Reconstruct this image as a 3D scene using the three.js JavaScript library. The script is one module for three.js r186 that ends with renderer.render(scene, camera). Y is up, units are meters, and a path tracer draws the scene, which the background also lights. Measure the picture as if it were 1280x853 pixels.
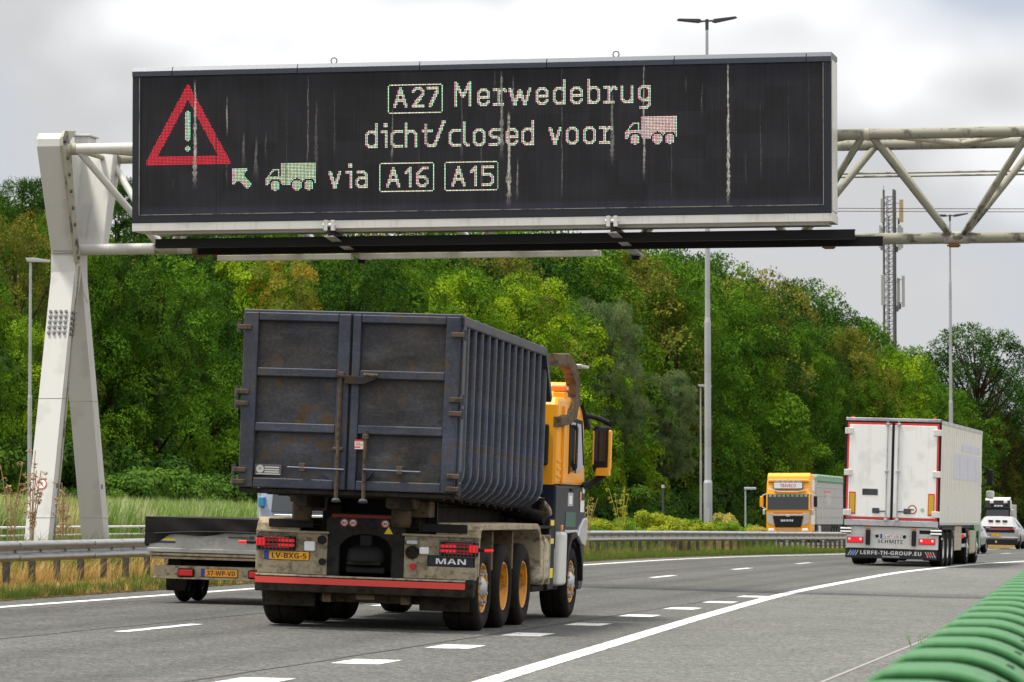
import * as THREE from 'three';
import { RoundedBoxGeometry } from 'three/addons/geometries/RoundedBoxGeometry.js';
import { mergeGeometries } from 'three/addons/utils/BufferGeometryUtils.js';

// ------------------------------------------------------------------ random numbers and noise
function rng(seed) { let a = seed >>> 0; return () => { a = (a + 0x6D2B79F5) | 0; let t = Math.imul(a ^ (a >>> 15), 1 | a); t = (t + Math.imul(t ^ (t >>> 7), 61 | t)) ^ t; return ((t ^ (t >>> 14)) >>> 0) / 4294967296; }; }
function hash3(x, y, z) { let h = Math.imul(x, 374761393) ^ Math.imul(y, 668265263) ^ Math.imul(z, 2147483647 ^ 0x51ed27); h = Math.imul(h ^ (h >>> 13), 1274126177); return ((h ^ (h >>> 16)) >>> 0) / 4294967296; }
const sm = (t) => t * t * (3 - 2 * t), lerp = (a, b, t) => a + (b - a) * t, clamp = (x, a = 0, b = 1) => Math.min(b, Math.max(a, x));
const sstep = (a, b, x) => sm(clamp((x - a) / (b - a)));
function vnoise(x, y, z, px = 0, py = 0) {                       // value noise; px, py make it repeat
  const x0 = Math.floor(x), y0 = Math.floor(y), z0 = Math.floor(z), fx = sm(x - x0), fy = sm(y - y0), fz = sm(z - z0);
  const wx = (i) => px ? ((i % px) + px) % px : i, wy = (i) => py ? ((i % py) + py) % py : i;
  const h = (i, j, k) => hash3(wx(x0 + i), wy(y0 + j), z0 + k);
  const q = (k) => lerp(lerp(h(0, 0, k), h(1, 0, k), fx), lerp(h(0, 1, k), h(1, 1, k), fx), fy);
  return fz === 0 ? q(0) : lerp(q(0), q(1), fz);
}
function fbm(x, y, z, oct = 5, px = 0, py = 0) { let s = 0, a = .5, n = 0; for (let i = 0; i < oct; i++) { s += a * vnoise(x, y, z + i * 7, px, py); n += a; a *= .5; x *= 2; y *= 2; if (z % 1) z *= 2; px *= 2; py *= 2; } return s / n; }

// ------------------------------------------------------------------ camera, sky, sun, exposure
const scene = new THREE.Scene();
const R = Math.PI / 180;
const camera = new THREE.PerspectiveCamera(9.565, 1280 / 853, .5, 4000);
camera.position.set(0, 1.58, 0);
camera.rotation.x = 2.543 * R;
camera.focus = 56;
camera.userData.fStop = 10.5;
scene.add(camera);

{ // overcast sky with pale cloud structure, brighter overhead
  const W = 2048, H = 1024, data = new Float32Array(W * H * 4);
  for (let j = 0; j < H; j++) {
    const el = ((j + .5) / H - .5) * Math.PI, y = Math.sin(el), ce = Math.cos(el);
    for (let i = 0; i < W; i++) {
      const o = (j * W + i) * 4;
      if (el < -.03) { data[o] = .24; data[o + 1] = .25; data[o + 2] = .22; data[o + 3] = 1; continue; }
      const a = ((i + .5) / W - .5) * 2 * Math.PI, x = Math.cos(a) * ce, z = Math.sin(a) * ce;
      const n1 = fbm(x * 19 + 40.3, y * 36 + 11.2, z * 19 + 7.7, 6), n2 = fbm(x * 8.5 + 3.3, y * 19 + 1.7, z * 8.5 + 21.4, 4), n3 = fbm(x * 26 + 5.1, y * 44 + 9, z * 26 + 2.3, 4);
      let L = .68 * (1 + 1.25 * Math.max(0, y));
      const cl = sstep(.37, .62, n1 * .65 + n2 * .35);
      L *= .62 + .48 * cl + .26 * (n3 - .5);
      const az = Math.atan2(x, -z) / R, e = el / R;
      let gap = sstep(.36, .26, n2) * .25 + 1.05 * Math.exp(-(((az - 7.0) / 1.5) ** 2 + ((e - 7.5) / .62) ** 2)) * (.75 + .5 * n1) + .55 * Math.exp(-(((az + 7.6) / .7) ** 2 + ((e - 5.2) / 1.3) ** 2));
      gap = clamp(gap);
      data[o] = lerp(L * .995, .27, gap); data[o + 1] = lerp(L, .33, gap); data[o + 2] = lerp(L * 1.015, .42, gap); data[o + 3] = 1;
    }
  }
  const t = new THREE.DataTexture(data, W, H, THREE.RGBAFormat, THREE.FloatType);
  t.mapping = THREE.EquirectangularReflectionMapping; t.magFilter = t.minFilter = THREE.LinearFilter; t.needsUpdate = true;
  scene.background = t; scene.environment = t;
}
const sun = new THREE.DirectionalLight(new THREE.Color(1, .94, .83), 3.6);
sun.position.set(-46, 130, 6); sun.target.position.set(0, 0, -80); sun.position.add(sun.target.position);
sun.castShadow = true; sun.shadow.radius = 16; sun.shadow.mapSize.set(2048, 2048);
Object.assign(sun.shadow.camera, { left: -90, right: 90, top: 90, bottom: -90, near: 1, far: 400 });
scene.add(sun, sun.target);

const renderer = new THREE.WebGLRenderer({ antialias: true });
renderer.toneMapping = THREE.LinearToneMapping;
renderer.toneMappingExposure = 1.36;
renderer.shadowMap.enabled = true;

// ------------------------------------------------------------------ the lie of the land (x right, d metres ahead; world z = -d)
const prof = (d) => d < 90 ? .006 * d : .54 + .26 * (1 - Math.exp(-(d - 90) / 43));
const gy = (x, d) => -.75 * Math.tanh(x / 30) + prof(d);
function curve(t) { return (d) => { let i = 0; while (i < t.length - 2 && d > t[i + 1][0]) i++; const p0 = t[Math.max(0, i - 1)], p1 = t[i], p2 = t[i + 1], p3 = t[Math.min(t.length - 1, i + 2)]; const m1 = (p2[1] - p0[1]) / (p2[0] - p0[0]), m2 = (p3[1] - p1[1]) / (p3[0] - p1[0]), h = p2[0] - p1[0], s = clamp((d - p1[0]) / h, -3, 4); if (s < 0) return p1[1] + m1 * s * h; if (s > 1) return p2[1] + m2 * (s - 1) * h; const s2 = s * s, s3 = s2 * s; return (2 * s3 - 3 * s2 + 1) * p1[1] + (s3 - 2 * s2 + s) * h * m1 + (-2 * s3 + 3 * s2) * p2[1] + (s3 - s2) * h * m2; }; }
const leftLine = curve([[0, -16.3], [25, -11.7], [52.8, -6.61], [66.7, -4.08], [98.2, 1.69], [116, 5.0], [130, 8.1], [143, 11.4], [170, 17.4], [190, 22], [240, 34], [300, 50], [400, 82]]);
const rightLine = curve([[0, -4.6], [20, -2.1], [35, -.2], [42.9, .84], [58.3, 2.89], [72.75, 4.95], [91, 8.0], [99.4, 9.5], [111, 11.86], [120, 13.75], [128, 15.75], [145, 19.8], [170, 26], [190, 31], [240, 43.4], [300, 60], [400, 92]]);
const railLine = (d) => leftLine(d) - 2.62;
const oppLine = curve([[0, -34], [60, -21], [100, -13.4], [160, -.2], [230, 15.6], [300, 28.5], [440, 53.5], [600, 84]]);

// ------------------------------------------------------------------ helpers for naming and building
const used = new Map();
function numbered(name) { const n = used.get(name) || 0; used.set(name, n + 1); return n ? `${name}_${String(n).padStart(3, '0')}` : name; }
function tag(o, label, category, group, kind) { if (label) o.userData.label = label; if (category) o.userData.category = category; if (group) o.userData.group = group; if (kind) o.userData.kind = kind; return o; }
function place(o, x, d, heading = 0, roll = 0, pitch = 0, y = 0) { o.rotation.order = 'YXZ'; o.rotation.set(pitch, -heading * R, -roll); o.position.set(x, gy(x, d) + y, -d); return o; }
function thing(name, label, category, group) { const o = new THREE.Group(); o.name = numbered(name); scene.add(o); return tag(o, label, category, group); }
const V = (x, y, z) => new THREE.Vector3(x, y, z);

function norm(g) { g = g.index ? g.toNonIndexed() : g; for (const k of Object.keys(g.attributes)) if (!['position', 'normal', 'uv', 'color'].includes(k)) g.deleteAttribute(k); if (!g.attributes.normal) g.computeVertexNormals(); g.morphAttributes = {}; return g; }
function boxUV(g) {                                             // texture coordinates in metres, by each face's main direction
  const p = g.attributes.position, n = p.count, uv = new Float32Array(n * 2), a = V(), b = V(), c = V();
  for (let i = 0; i < n; i += 3) {
    a.fromBufferAttribute(p, i); b.fromBufferAttribute(p, i + 1); c.fromBufferAttribute(p, i + 2);
    const f = b.clone().sub(a).cross(c.clone().sub(a)), X = Math.abs(f.x), Y = Math.abs(f.y), Z = Math.abs(f.z);
    [a, b, c].forEach((q, k) => { const u = X > Y && X > Z ? [q.z, q.y] : Y > Z ? [q.x, q.z] : [q.x, q.y]; uv[(i + k) * 2] = u[0]; uv[(i + k) * 2 + 1] = u[1]; });
  }
  g.setAttribute('uv', new THREE.BufferAttribute(uv, 2)); return g;
}
function join(list, keep) { list = [list].flat(9).map(norm); const col = list.some((g) => g.attributes.color); for (const g of list) { if (!g.attributes.uv) boxUV(g); if (!col) g.deleteAttribute('color'); } const g = list.length > 1 ? mergeGeometries(list) : list[0]; if (!keep) boxUV(g); return g; }
function part(name, geo, mat, parent = scene, o = {}) {
  const m = new THREE.Mesh(o.raw ? geo : join(geo, o.uv), mat); m.name = parent === scene ? numbered(name) : name; m.castShadow = m.receiveShadow = true; parent.add(m);
  tag(m, o.label, o.category, o.group, o.kind); return m;
}
// boxes by their extents, rounded by r
function bx(x0, x1, y0, y1, z0, z1, r = .008) {
  const w = Math.abs(x1 - x0), h = Math.abs(y1 - y0), d = Math.abs(z1 - z0); r = Math.min(r, w * .45, h * .45, d * .45);
  const g = r > .0015 ? new RoundedBoxGeometry(w, h, d, 1, r) : new THREE.BoxGeometry(w, h, d);
  return g.translate((x0 + x1) / 2, (y0 + y1) / 2, (z0 + z1) / 2);
}
function orient(g, p, q) { const d = q.clone().sub(p), L = d.length(); g.applyQuaternion(new THREE.Quaternion().setFromUnitVectors(V(0, 1, 0), d.normalize())); return g.translate((p.x + q.x) / 2, (p.y + q.y) / 2, (p.z + q.z) / 2); }
function rod(p, q, r, n = 8, r2 = r) { p = V(...p); q = V(...q); return orient(new THREE.CylinderGeometry(r2, r, p.distanceTo(q), n, 1), p, q); }
function beam(p, q, w, h) {                                     // a box beam between two points, w across, h in the upright plane
  p = V(...p); q = V(...q); const d = q.clone().sub(p), L = d.length(), g = new THREE.BoxGeometry(w, h, L);
  const m = new THREE.Matrix4().lookAt(q, p, Math.abs(d.y) > .95 * L ? V(0, 0, 1) : V(0, 1, 0)); g.applyMatrix4(m); return g.translate((p.x + q.x) / 2, (p.y + q.y) / 2, (p.z + q.z) / 2);
}
function pipe(pts, r, n = 6, seg = 24) { return new THREE.TubeGeometry(new THREE.CatmullRomCurve3(pts.map((p) => V(...p))), seg, r, n); }
function side(pts, x0, x1, bev = 0) {                            // a (z, y) outline extruded across from x0 to x1
  const s = new THREE.Shape(pts.map(([z, y]) => new THREE.Vector2(z, y)));
  const g = new THREE.ExtrudeGeometry(s, { depth: Math.abs(x1 - x0) - 2 * bev, bevelEnabled: bev > 0, bevelSize: bev, bevelThickness: bev, bevelOffset: -bev, bevelSegments: 2, curveSegments: 8 });
  // shape x -> z, shape y -> y, depth -> -x
  g.applyMatrix4(new THREE.Matrix4().set(0, 0, -1, Math.max(x0, x1) - bev, 0, 1, 0, 0, 1, 0, 0, 0, 0, 0, 0, 1)); return g;
}
function front(pts, z0, z1, bev = 0) { const s = new THREE.Shape(pts.map(([x, y]) => new THREE.Vector2(x, y))); return new THREE.ExtrudeGeometry(s, { depth: Math.abs(z1 - z0) - 2 * bev, bevelEnabled: bev > 0, bevelSize: bev, bevelThickness: bev, bevelOffset: -bev, bevelSegments: 2, curveSegments: 8 }).translate(0, 0, Math.min(z0, z1) + bev); }
function lathe(pts, axis, at, n = 28) { const g = new THREE.LatheGeometry(pts.map(([r, t]) => new THREE.Vector2(Math.max(r, 1e-4), t)), n); if (axis === 'x') g.rotateZ(-Math.PI / 2); if (axis === 'z') g.rotateX(Math.PI / 2); return g.translate(...at); }
function disc(r, x, y, z, t = .006, n = 20) { return new THREE.CylinderGeometry(r, r, t, n).rotateX(Math.PI / 2).translate(x, y, z); }
function plate(w, h, x, y, z, ry = 0) { const g = new THREE.PlaneGeometry(w, h); g.rotateY(ry); return g.translate(x, y, z); }

// ------------------------------------------------------------------ procedural textures
function tex(W, H, fn, rx = 1, ry = 1, srgb = true) {           // fn(u, v) -> grey or [r, g, b] (0..1 as seen); repeat in metres
  const d = new Uint8Array(W * H * 4);
  for (let j = 0; j < H; j++) for (let i = 0; i < W; i++) { const c = fn(i / W, j / H), o = (j * W + i) * 4, a = Array.isArray(c); for (let k = 0; k < 3; k++) d[o + k] = clamp(a ? c[k] : c) * 255; d[o + 3] = 255; }
  const t = new THREE.DataTexture(d, W, H); t.wrapS = t.wrapT = THREE.RepeatWrapping; t.magFilter = THREE.LinearFilter; t.minFilter = THREE.LinearMipmapLinearFilter; t.generateMipmaps = true;
  if (srgb) t.colorSpace = THREE.SRGBColorSpace; t.repeat.set(1 / rx, 1 / ry); t.needsUpdate = true; return t;
}
function canvasTex(w, h, draw) { const c = document.createElement('canvas'); c.width = w; c.height = h; const g = c.getContext('2d'); draw(g, w, h); const t = new THREE.CanvasTexture(c); t.colorSpace = THREE.SRGBColorSpace; t.magFilter = THREE.LinearFilter; t.anisotropy = 8; return t; }
const grainTex = tex(1024, 1024, (u, v) => { const s = vnoise(u * 340, v * 340, 3, 340, 340), n = fbm(u * 128, v * 128, 0, 2, 128, 128), l = fbm(u * 9, v * 9, 5, 4, 9, 9), q = hash3(Math.floor(u * 1024), Math.floor(v * 1024), 5); return clamp(.62 + (n - .5) * .34 + (s > .8 ? .19 : s < .2 ? -.19 : 0) + (q - .5) * .26 + (l - .5) * .08); }, 5.3, 5.3);
const grainBump = tex(512, 512, (u, v) => fbm(u * 170, v * 170, 8, 2, 170, 170), 2.1, 2.1, false);
const grimeTex = tex(512, 512, (u, v) => { const n = fbm(u * 6, v * 6, 1, 5, 6, 6), m = fbm(u * 17, v * 17, 2, 4, 17, 17), f = fbm(u * 60, v * 60, 4, 3, 60, 60); return clamp(.96 - .16 * sstep(.5, .8, n) - .08 * sstep(.5, .8, m) + (f - .5) * .07); }, 1.7, 1.7);
const streakTex = tex(512, 512, (u, v) => { const s = fbm(u * 46, v * 2, 2, 4, 46, 2), n = fbm(u * 7, v * 7, 9, 4, 7, 7); const k = clamp(.98 - .06 * sstep(.55, .85, s) - .06 * sstep(.5, .8, n)); return [k, k * .996, k * .985]; }, 2.6, 2.6);
const rustTex = tex(1024, 1024, (u, v) => { // old container paint: dull, scuffed, rusty where it was knocked
  const n = fbm(u * 5, v * 5, 1, 5, 5, 5), m = fbm(u * 14, v * 14, 7, 5, 14, 14), f = fbm(u * 90, v * 90, 4, 2, 90, 90), dust = fbm(u * 3, v * 3, 12, 5, 3, 3), scr = fbm(u * 9, v * 60, 15, 4, 9, 60);
  const rust = sstep(.575, .70, m * .62 + n * .40), b = .58 + .34 * (n - .5) + .14 * (f - .5) + .06 * sstep(.62, .75, scr), du = sstep(.5, .75, dust) * .45;
  const c = [b * lerp(.96, 1.03, du), b * lerp(.98, .99, du), b * lerp(1.06, .90, du)]; return [lerp(c[0], .74, rust * .7), lerp(c[1], .60, rust * .7), lerp(c[2], .44, rust * .7)];
}, 1.9, 1.9);
const dentBump = tex(512, 512, (u, v) => fbm(u * 6, v * 6, 3, 4, 6, 6) * .8 + .2 * sstep(.6, .8, fbm(u * 11, v * 11, 6, 3, 11, 11)), 1.6, 1.6, false);
const mudTex = tex(512, 512, (u, v) => { const n = fbm(u * 7, v * 7, 1, 5, 7, 7), f = fbm(u * 70, v * 70, 4, 3, 70, 70), b = fbm(u * 22, v * 22, 6, 4, 22, 22); const k = .86 + .22 * (n - .5) + .12 * (f - .5) - .24 * sstep(.46, .82, b); return [k, k * .96, k * .89]; }, 1.1, 1.1);
const soilTex = tex(512, 512, (u, v) => { const n = fbm(u * 20, v * 20, 1, 5, 20, 20), m = fbm(u * 5, v * 5, 6, 4, 5, 5), f = vnoise(u * 256, v * 256, 4, 256, 256); return [lerp(.30, .50, n) + (f - .5) * .16 + .08 * m, lerp(.30, .44, n) + (f - .5) * .14 + .03 * m, lerp(.17, .24, n) + (f - .5) * .1]; }, 3, 3);
const barkTex = tex(256, 256, (u, v) => { const n = fbm(u * 14, v * 3, 1, 4, 14, 3); const k = .5 + .6 * (n - .5); return [k, k * .92, k * .82]; }, .8, 1.4);

const C = (r, g, b) => new THREE.Color().setRGB(r, g, b);
function mat(r, g, b, rough = .6, metal = 0, o = {}) { return new THREE.MeshPhysicalMaterial({ color: C(r, g, b), roughness: rough, metalness: metal, specularIntensity: rough > .5 ? .3 : .6, ...o }); }
function phys(r, g, b, rough, o = {}) { return new THREE.MeshPhysicalMaterial({ color: C(r, g, b), roughness: rough, metalness: 0, ...o }); }
const M = {
  asphalt: phys(.27, .274, .255, .95, { map: grainTex, vertexColors: true, specularIntensity: .35 }),
  paint: mat(.86, .86, .85, .75, 0, { map: tex(256, 256, (u, v) => { const w = fbm(u * 40, v * 40, 2, 3, 40, 40), n = fbm(u * 5, v * 5, 1, 4, 5, 5); return .96 - .5 * sstep(.58, .74, w * .7 + n * .3) - .22 * n * n; }, 1.2, 1.2) }),
  soil: mat(.78, .68, .46, .95, 0, { map: soilTex }),
  galv: mat(.47, .48, .485, .5, .55, { map: grimeTex }), galvDark: mat(.085, .088, .095, .7, .1, { map: grimeTex }),
  gantry: mat(.57, .575, .56, .5, 0, { map: streakTex }), gantryDirty: mat(.37, .365, .325, .6, 0, { map: tex(512, 512, (u, v) => { const n = fbm(u * 5, v * 5, 1, 6, 5, 5), s = fbm(u * 24, v * 24, 3, 4, 24, 24), k = clamp(.98 - .5 * sstep(.52, .74, n * .7 + s * .3)); return [k, k * .99, k * .94]; }, 1.9, 1.9) }),
  cabinet: mat(.016, .019, .026, .45), cover: mat(.045, .053, .072, .4, .2), whiteMetal: mat(.64, .64, .62, .4, 0, { map: streakTex }), blackSteel: mat(.012, .0125, .014, .55), rustMetal: mat(.22, .10, .045, .85, 0, { map: grimeTex }),
  bolt: mat(.16, .16, .155, .5, .5), glass: phys(.012, .016, .02, .06, { clearcoat: .5 }), rubber: mat(.021, .02, .0185, .88, 0, { map: mudTex }), black: mat(.016, .016, .017, .6), blackDusty: mat(.040, .036, .032, .85, 0, { map: mudTex }),
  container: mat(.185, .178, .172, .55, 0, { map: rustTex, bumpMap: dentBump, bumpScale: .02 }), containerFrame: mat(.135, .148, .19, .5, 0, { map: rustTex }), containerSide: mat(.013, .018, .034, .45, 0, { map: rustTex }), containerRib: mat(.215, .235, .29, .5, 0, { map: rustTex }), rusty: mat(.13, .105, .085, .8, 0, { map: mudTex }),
  mud: mat(.52, .47, .38, .85, 0, { map: mudTex }), mudBrown: mat(.19, .15, .115, .9, 0, { map: mudTex }), cream: mat(.66, .63, .55, .55, 0, { map: mudTex }),
  yellow: phys(.87, .36, .003, .4, { clearcoat: .15 }), yellowRim: phys(.85, .40, .02, .4, { map: mudTex }), navy: phys(.006, .010, .022, .5, { specularIntensity: .5 }), silver: mat(.55, .56, .57, .35, .6, { map: grimeTex }), chrome: mat(.6, .6, .61, .2, .9),
  red: mat(.55, .02, .015, .35), redGlow: mat(.55, .012, .014, .3, 0, { emissive: C(.38, .008, .012) }), redLamp: phys(.45, .012, .015, .2, { clearcoat: 1 }), redTape: mat(.62, .05, .045, .35), orangeLamp: phys(.85, .22, .02, .25, { clearcoat: 1 }), yellowSticker: mat(.8, .62, .02, .4), blueSticker: mat(.02, .06, .3, .4), whiteLamp: mat(.85, .86, .86, .25),
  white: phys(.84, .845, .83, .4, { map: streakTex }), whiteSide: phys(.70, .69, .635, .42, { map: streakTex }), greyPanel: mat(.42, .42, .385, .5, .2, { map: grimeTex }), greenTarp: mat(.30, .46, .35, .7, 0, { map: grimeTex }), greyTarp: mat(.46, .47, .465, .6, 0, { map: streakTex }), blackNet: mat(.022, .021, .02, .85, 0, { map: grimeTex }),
  tractorGreen: phys(.04, .22, .09, .35, { clearcoat: .4 }), carSilver: phys(.34, .33, .335, .4, { clearcoat: .4, metalness: .3 }), carGrey: phys(.10, .11, .125, .3, { clearcoat: .8, metalness: .3 }), vanBlue: phys(.23, .27, .34, .35, { clearcoat: .6 }),
  barrier: phys(.045, .165, .055, .5, { specularIntensity: .35, map: grimeTex }), barrierDark: mat(.006, .035, .010, .8), bark: mat(.15, .125, .10, .9, 0, { map: barkTex }), barkPale: mat(.5, .48, .43, .8, 0, { map: barkTex }), lampPole: mat(.42, .435, .455, .45, .4, { map: streakTex }), lampGrey: mat(.42, .43, .44, .45, .3), lampDark: mat(.05, .055, .06, .5),
};
const leafMat = (o = {}) => new THREE.MeshPhysicalMaterial({ color: C(1, 1, 1), roughness: .95, vertexColors: true, side: THREE.DoubleSide, transmission: .16, thickness: 0, specularIntensity: .12, ...o });
M.leaf = leafMat(); M.blade = leafMat({ transmission: .25 });
// ------------------------------------------------------------------ ground and road
function sheet(ds, xs, y, color) {                             // ds: stations; xs(d): cross positions; y(x, d)
  const pos = [], col = [], uv = [], idx = []; let n = 0;
  ds.forEach((d, j) => { const X = xs(d); n = X.length; X.forEach((x) => { pos.push(x, y(x, d), -d); uv.push(x, d); if (color) col.push(...color(x, d)); }); if (j) for (let i = 0; i < n - 1; i++) { const a = (j - 1) * n + i, b = a + 1, c = a + n, e = c + 1; idx.push(a, b, c, b, e, c); } });
  const g = new THREE.BufferGeometry(); g.setAttribute('position', new THREE.Float32BufferAttribute(pos, 3)); g.setAttribute('uv', new THREE.Float32BufferAttribute(uv, 2)); if (color) g.setAttribute('color', new THREE.Float32BufferAttribute(col, 3)); g.setIndex(idx); g.computeVertexNormals(); return g;
}
const range = (a, b, s) => { const o = []; for (let d = a; d <= b + 1e-6; d += s) o.push(d); return o; };
const stations = [...range(-40, 0, 10), ...range(2, 200, 2), ...range(206, 500, 6), 560, 700, 900, 1200, 1700, 2600];
{
  const xs = [...range(-60, 60, 1.5)]; for (let k = 1; k < 26; k++) { const e = 60 + k * k * 2.6; xs.unshift(-e); xs.push(e); }
  part('ground', sheet(stations, () => xs, (x, d) => gy(x, d) - .03), M.soil, scene, { raw: true, kind: 'structure' });
}
const roadTone = (x, d) => { // worn wheel tracks, darker lanes, paler shoulder, patches
  const l = x - leftLine(d), r = x - rightLine(d); let k = 1;
  if (r > 0) k = 1.2 + .06 * fbm(x * .35, d * .05, 3, 3); else { for (const c of [.95, 2.75, 4.75, 6.6]) k -= .26 * Math.exp(-(((l - c) / .38) ** 2)); k -= .05; for (const c of [1.85, 5.7]) k -= .16 * Math.exp(-(((l - c) / .3) ** 2)); if (l < 3.78) k -= .04; }
  k *= 1 + .22 * (fbm(x * .5 + 9, d * .05, 5, 4) - .5) + .14 * (fbm(x * 1.6, d * .22, 8, 3) - .5);
  const w = r > 0 ? 1 : .985; return [k * 1.0, k * 1.0, k * (.97 + .03 * w)];
};
const road = part('road', sheet([...range(2, 90, .75), ...range(91, 200, 1), ...range(204, 480, 4)], (d) => { const a = leftLine(d) - .85, b = rightLine(d) + 13, o = []; for (let i = 0; i <= 90; i++) o.push(lerp(a, b, i / 90)); return o; }, gy, roadTone), M.asphalt, scene, { raw: true, kind: 'structure' });
const strip = (f, w, ds, lift = .004) => sheet(ds, (d) => [f(d) - w / 2, f(d), f(d) + w / 2], (x, d) => gy(x, d) + lift);
part('edge_line', strip(leftLine, .19, range(3, 420, 1)), M.paint, road, { raw: true });
part('edge_line', strip(rightLine, .23, range(3, 420, 1)), M.paint, road, { raw: true });
for (const d of [19.3, 32, 44.8, 57.7, 70.8, 84.1, 97.1, 110.5, 123.5, 136.5, 149.5, 162.5, 175.5, 188.5, 201.5, 214.5]) part('lane_dash', strip((t) => leftLine(t) + 3.78, .16, range(d, d + 3.2, .4)), M.paint, road, { raw: true });
for (let k = -2; k < 9; k++) { const d = 33.5 + 4.4 * k, x = -2.24 + .779 * k; part('block_mark', sheet([d, d + .37, d + .74, d + 1.1], (t) => { const c = x + .17 * (t - d); return [c - .225, c, c + .225]; }, (a, t) => gy(a, t) + .004), M.paint, road, { raw: true }); }
M.seam = mat(.24, .24, .225, .9); M.tar = mat(.035, .035, .036, .7);
part('joint_seam', sheet([33, 36, 39.2, 43, 47.2, 52, 60], (d) => { const c = 3.24 + (d - 39.2) * .176; return [c - .022, c + .022]; }, (x, d) => gy(x, d) + .004), M.seam, road, { raw: true });
for (const [o, w, a, b] of [[3.35, .035, 24, 330], [7.45, .03, 22, 330], [.55, .025, 30, 300]]) part('tar_seam', strip((d) => leftLine(d) + o + .035 * (fbm(d * .6, o, 3, 3) - .5) * 2, w, range(a, b, .8), .003), M.tar, road, { raw: true });
part('opposite_road', sheet(range(20, 620, 4), (d) => [-6, -3, 0, 3, 6].map((k) => oppLine(d) + k), (x, d) => gy(x, d) + .01, () => [.9, .9, .9]), M.asphalt, scene, { raw: true, kind: 'structure' });

// ------------------------------------------------------------------ guard rails: every length of rail and every post is a part
function sweep(profile, path, d0, d1, step = 1) {
  const pos = [], idx = [], n = profile.length; let j = 0;
  const N = Math.max(1, Math.round((d1 - d0) / step));
  for (let k = 0; k <= N; k++) { const d = lerp(d0, d1, k / N), x = path(d), t = (path(d + .5) - path(d - .5)), L = Math.hypot(t, 1); for (const [o, y] of profile) pos.push(x + o / L, gy(x, d) + y, -(d - o * t / L)); if (k) for (let i = 0; i < n - 1; i++) { const a = (k - 1) * n + i; idx.push(a, a + n, a + 1, a + 1, a + n, a + n + 1); } }
  const g = new THREE.BufferGeometry(); g.setAttribute('position', new THREE.Float32BufferAttribute(pos, 3)); g.setIndex(idx); g.computeVertexNormals(); return g;
}
const WB = [[0, .735], [.025, .732], [.085, .70], [.09, .675], [.085, .64], [.02, .60], [.015, .575], [.02, .55], [.085, .51], [.09, .48], [.085, .455], [.025, .425], [0, .42]];
WB.push([-.006, .42], [.016, .433], [.076, .463], [.078, .505], [.01, .555], [.006, .575], [.01, .595], [.076, .645], [.078, .675], [.076, .692], [.02, .722], [0, .726], [0, .735]);
M.galvRail = mat(.37, .375, .38, .42, .45, { map: grimeTex });
function guardRail(path, d0, d1, label, group, sec, post, face) {
  const t = thing('guard_rail', label, 'guard rail', group), prof2 = face > 0 ? WB : WB.map(([o, y]) => [-o, y]);
  for (let d = d0; d < d1; d += sec) { part('rail_section', sweep(prof2, path, d, Math.min(d1, d + sec) + .12, 1), M.galvRail, t); }
  const pg = new THREE.BoxGeometry(.1, 1.1, .06);
  for (let d = d0 + .4; d < d1; d += post) { const x = path(d) - face * .12; const m = part('post', pg, M.galvDark, t, { raw: true }); m.position.set(x, gy(x, d) + .13, -d); m.rotation.y = -10 * R; }
  part('spacer', range(d0 + .4, d1, post).map((d) => { const x = path(d) - face * .035; return new THREE.BoxGeometry(.1, .12, .05).translate(x, gy(x, d) + .575, -d); }), M.galvDark, t, { kind: 'stuff' });
  part('bolt_slot', range(d0 + .4, d1, post).map((d) => { const x = path(d) + face * .016; return new THREE.BoxGeometry(.03, .035, .09).translate(x, gy(x, d) + .578, -d); }), M.bolt, t, { kind: 'stuff' });
  for (let d = d0 + sec; d < d1; d += sec) part('splice', [.70, .66, .49, .455].map((y) => { const x = path(d) + face * .08; return new THREE.CylinderGeometry(.018, .018, .03, 6).rotateZ(Math.PI / 2).translate(x, gy(x, d) + y, -d); }), M.bolt, t, { kind: 'stuff' });
  return t;
}
guardRail(railLine, 38, 215, 'galvanised steel guard rail on dark posts along the left edge of the carriageway', null, 4, 1.31, 1);
{
  const t = thing('pipe_rail', 'thin white two-pipe rail behind the gantry legs in the tall grass', 'rail'), f = (d) => oppLine(d) + 5.2;
  for (const y of [.68, .50]) for (let d = 56; d < 150; d += 6) part('pipe', rod([f(d), gy(f(d), d) + y, -d], [f(d + 6), gy(f(d + 6), d + 6) + y, -d - 6], .028, 8), M.whiteMetal, t);
  for (let d = 57; d < 150; d += 4) part('post', rod([f(d), gy(f(d), d) - .1, -d], [f(d), gy(f(d), d) + .7, -d], .03, 8), M.galvDark, t);
}
{ const t = thing('reflector_post', 'small white-capped reflector post in the grass above the flatbed trailer', 'post'); part('post', rod([0, -.1, 0], [0, .72, 0], .03, 8), M.lampGrey, t); part('cap', new THREE.SphereGeometry(.085, 12, 8).scale(1, .8, 1).translate(0, .76, 0), M.whiteMetal, t); place(t, -6.1, 84); }

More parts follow.
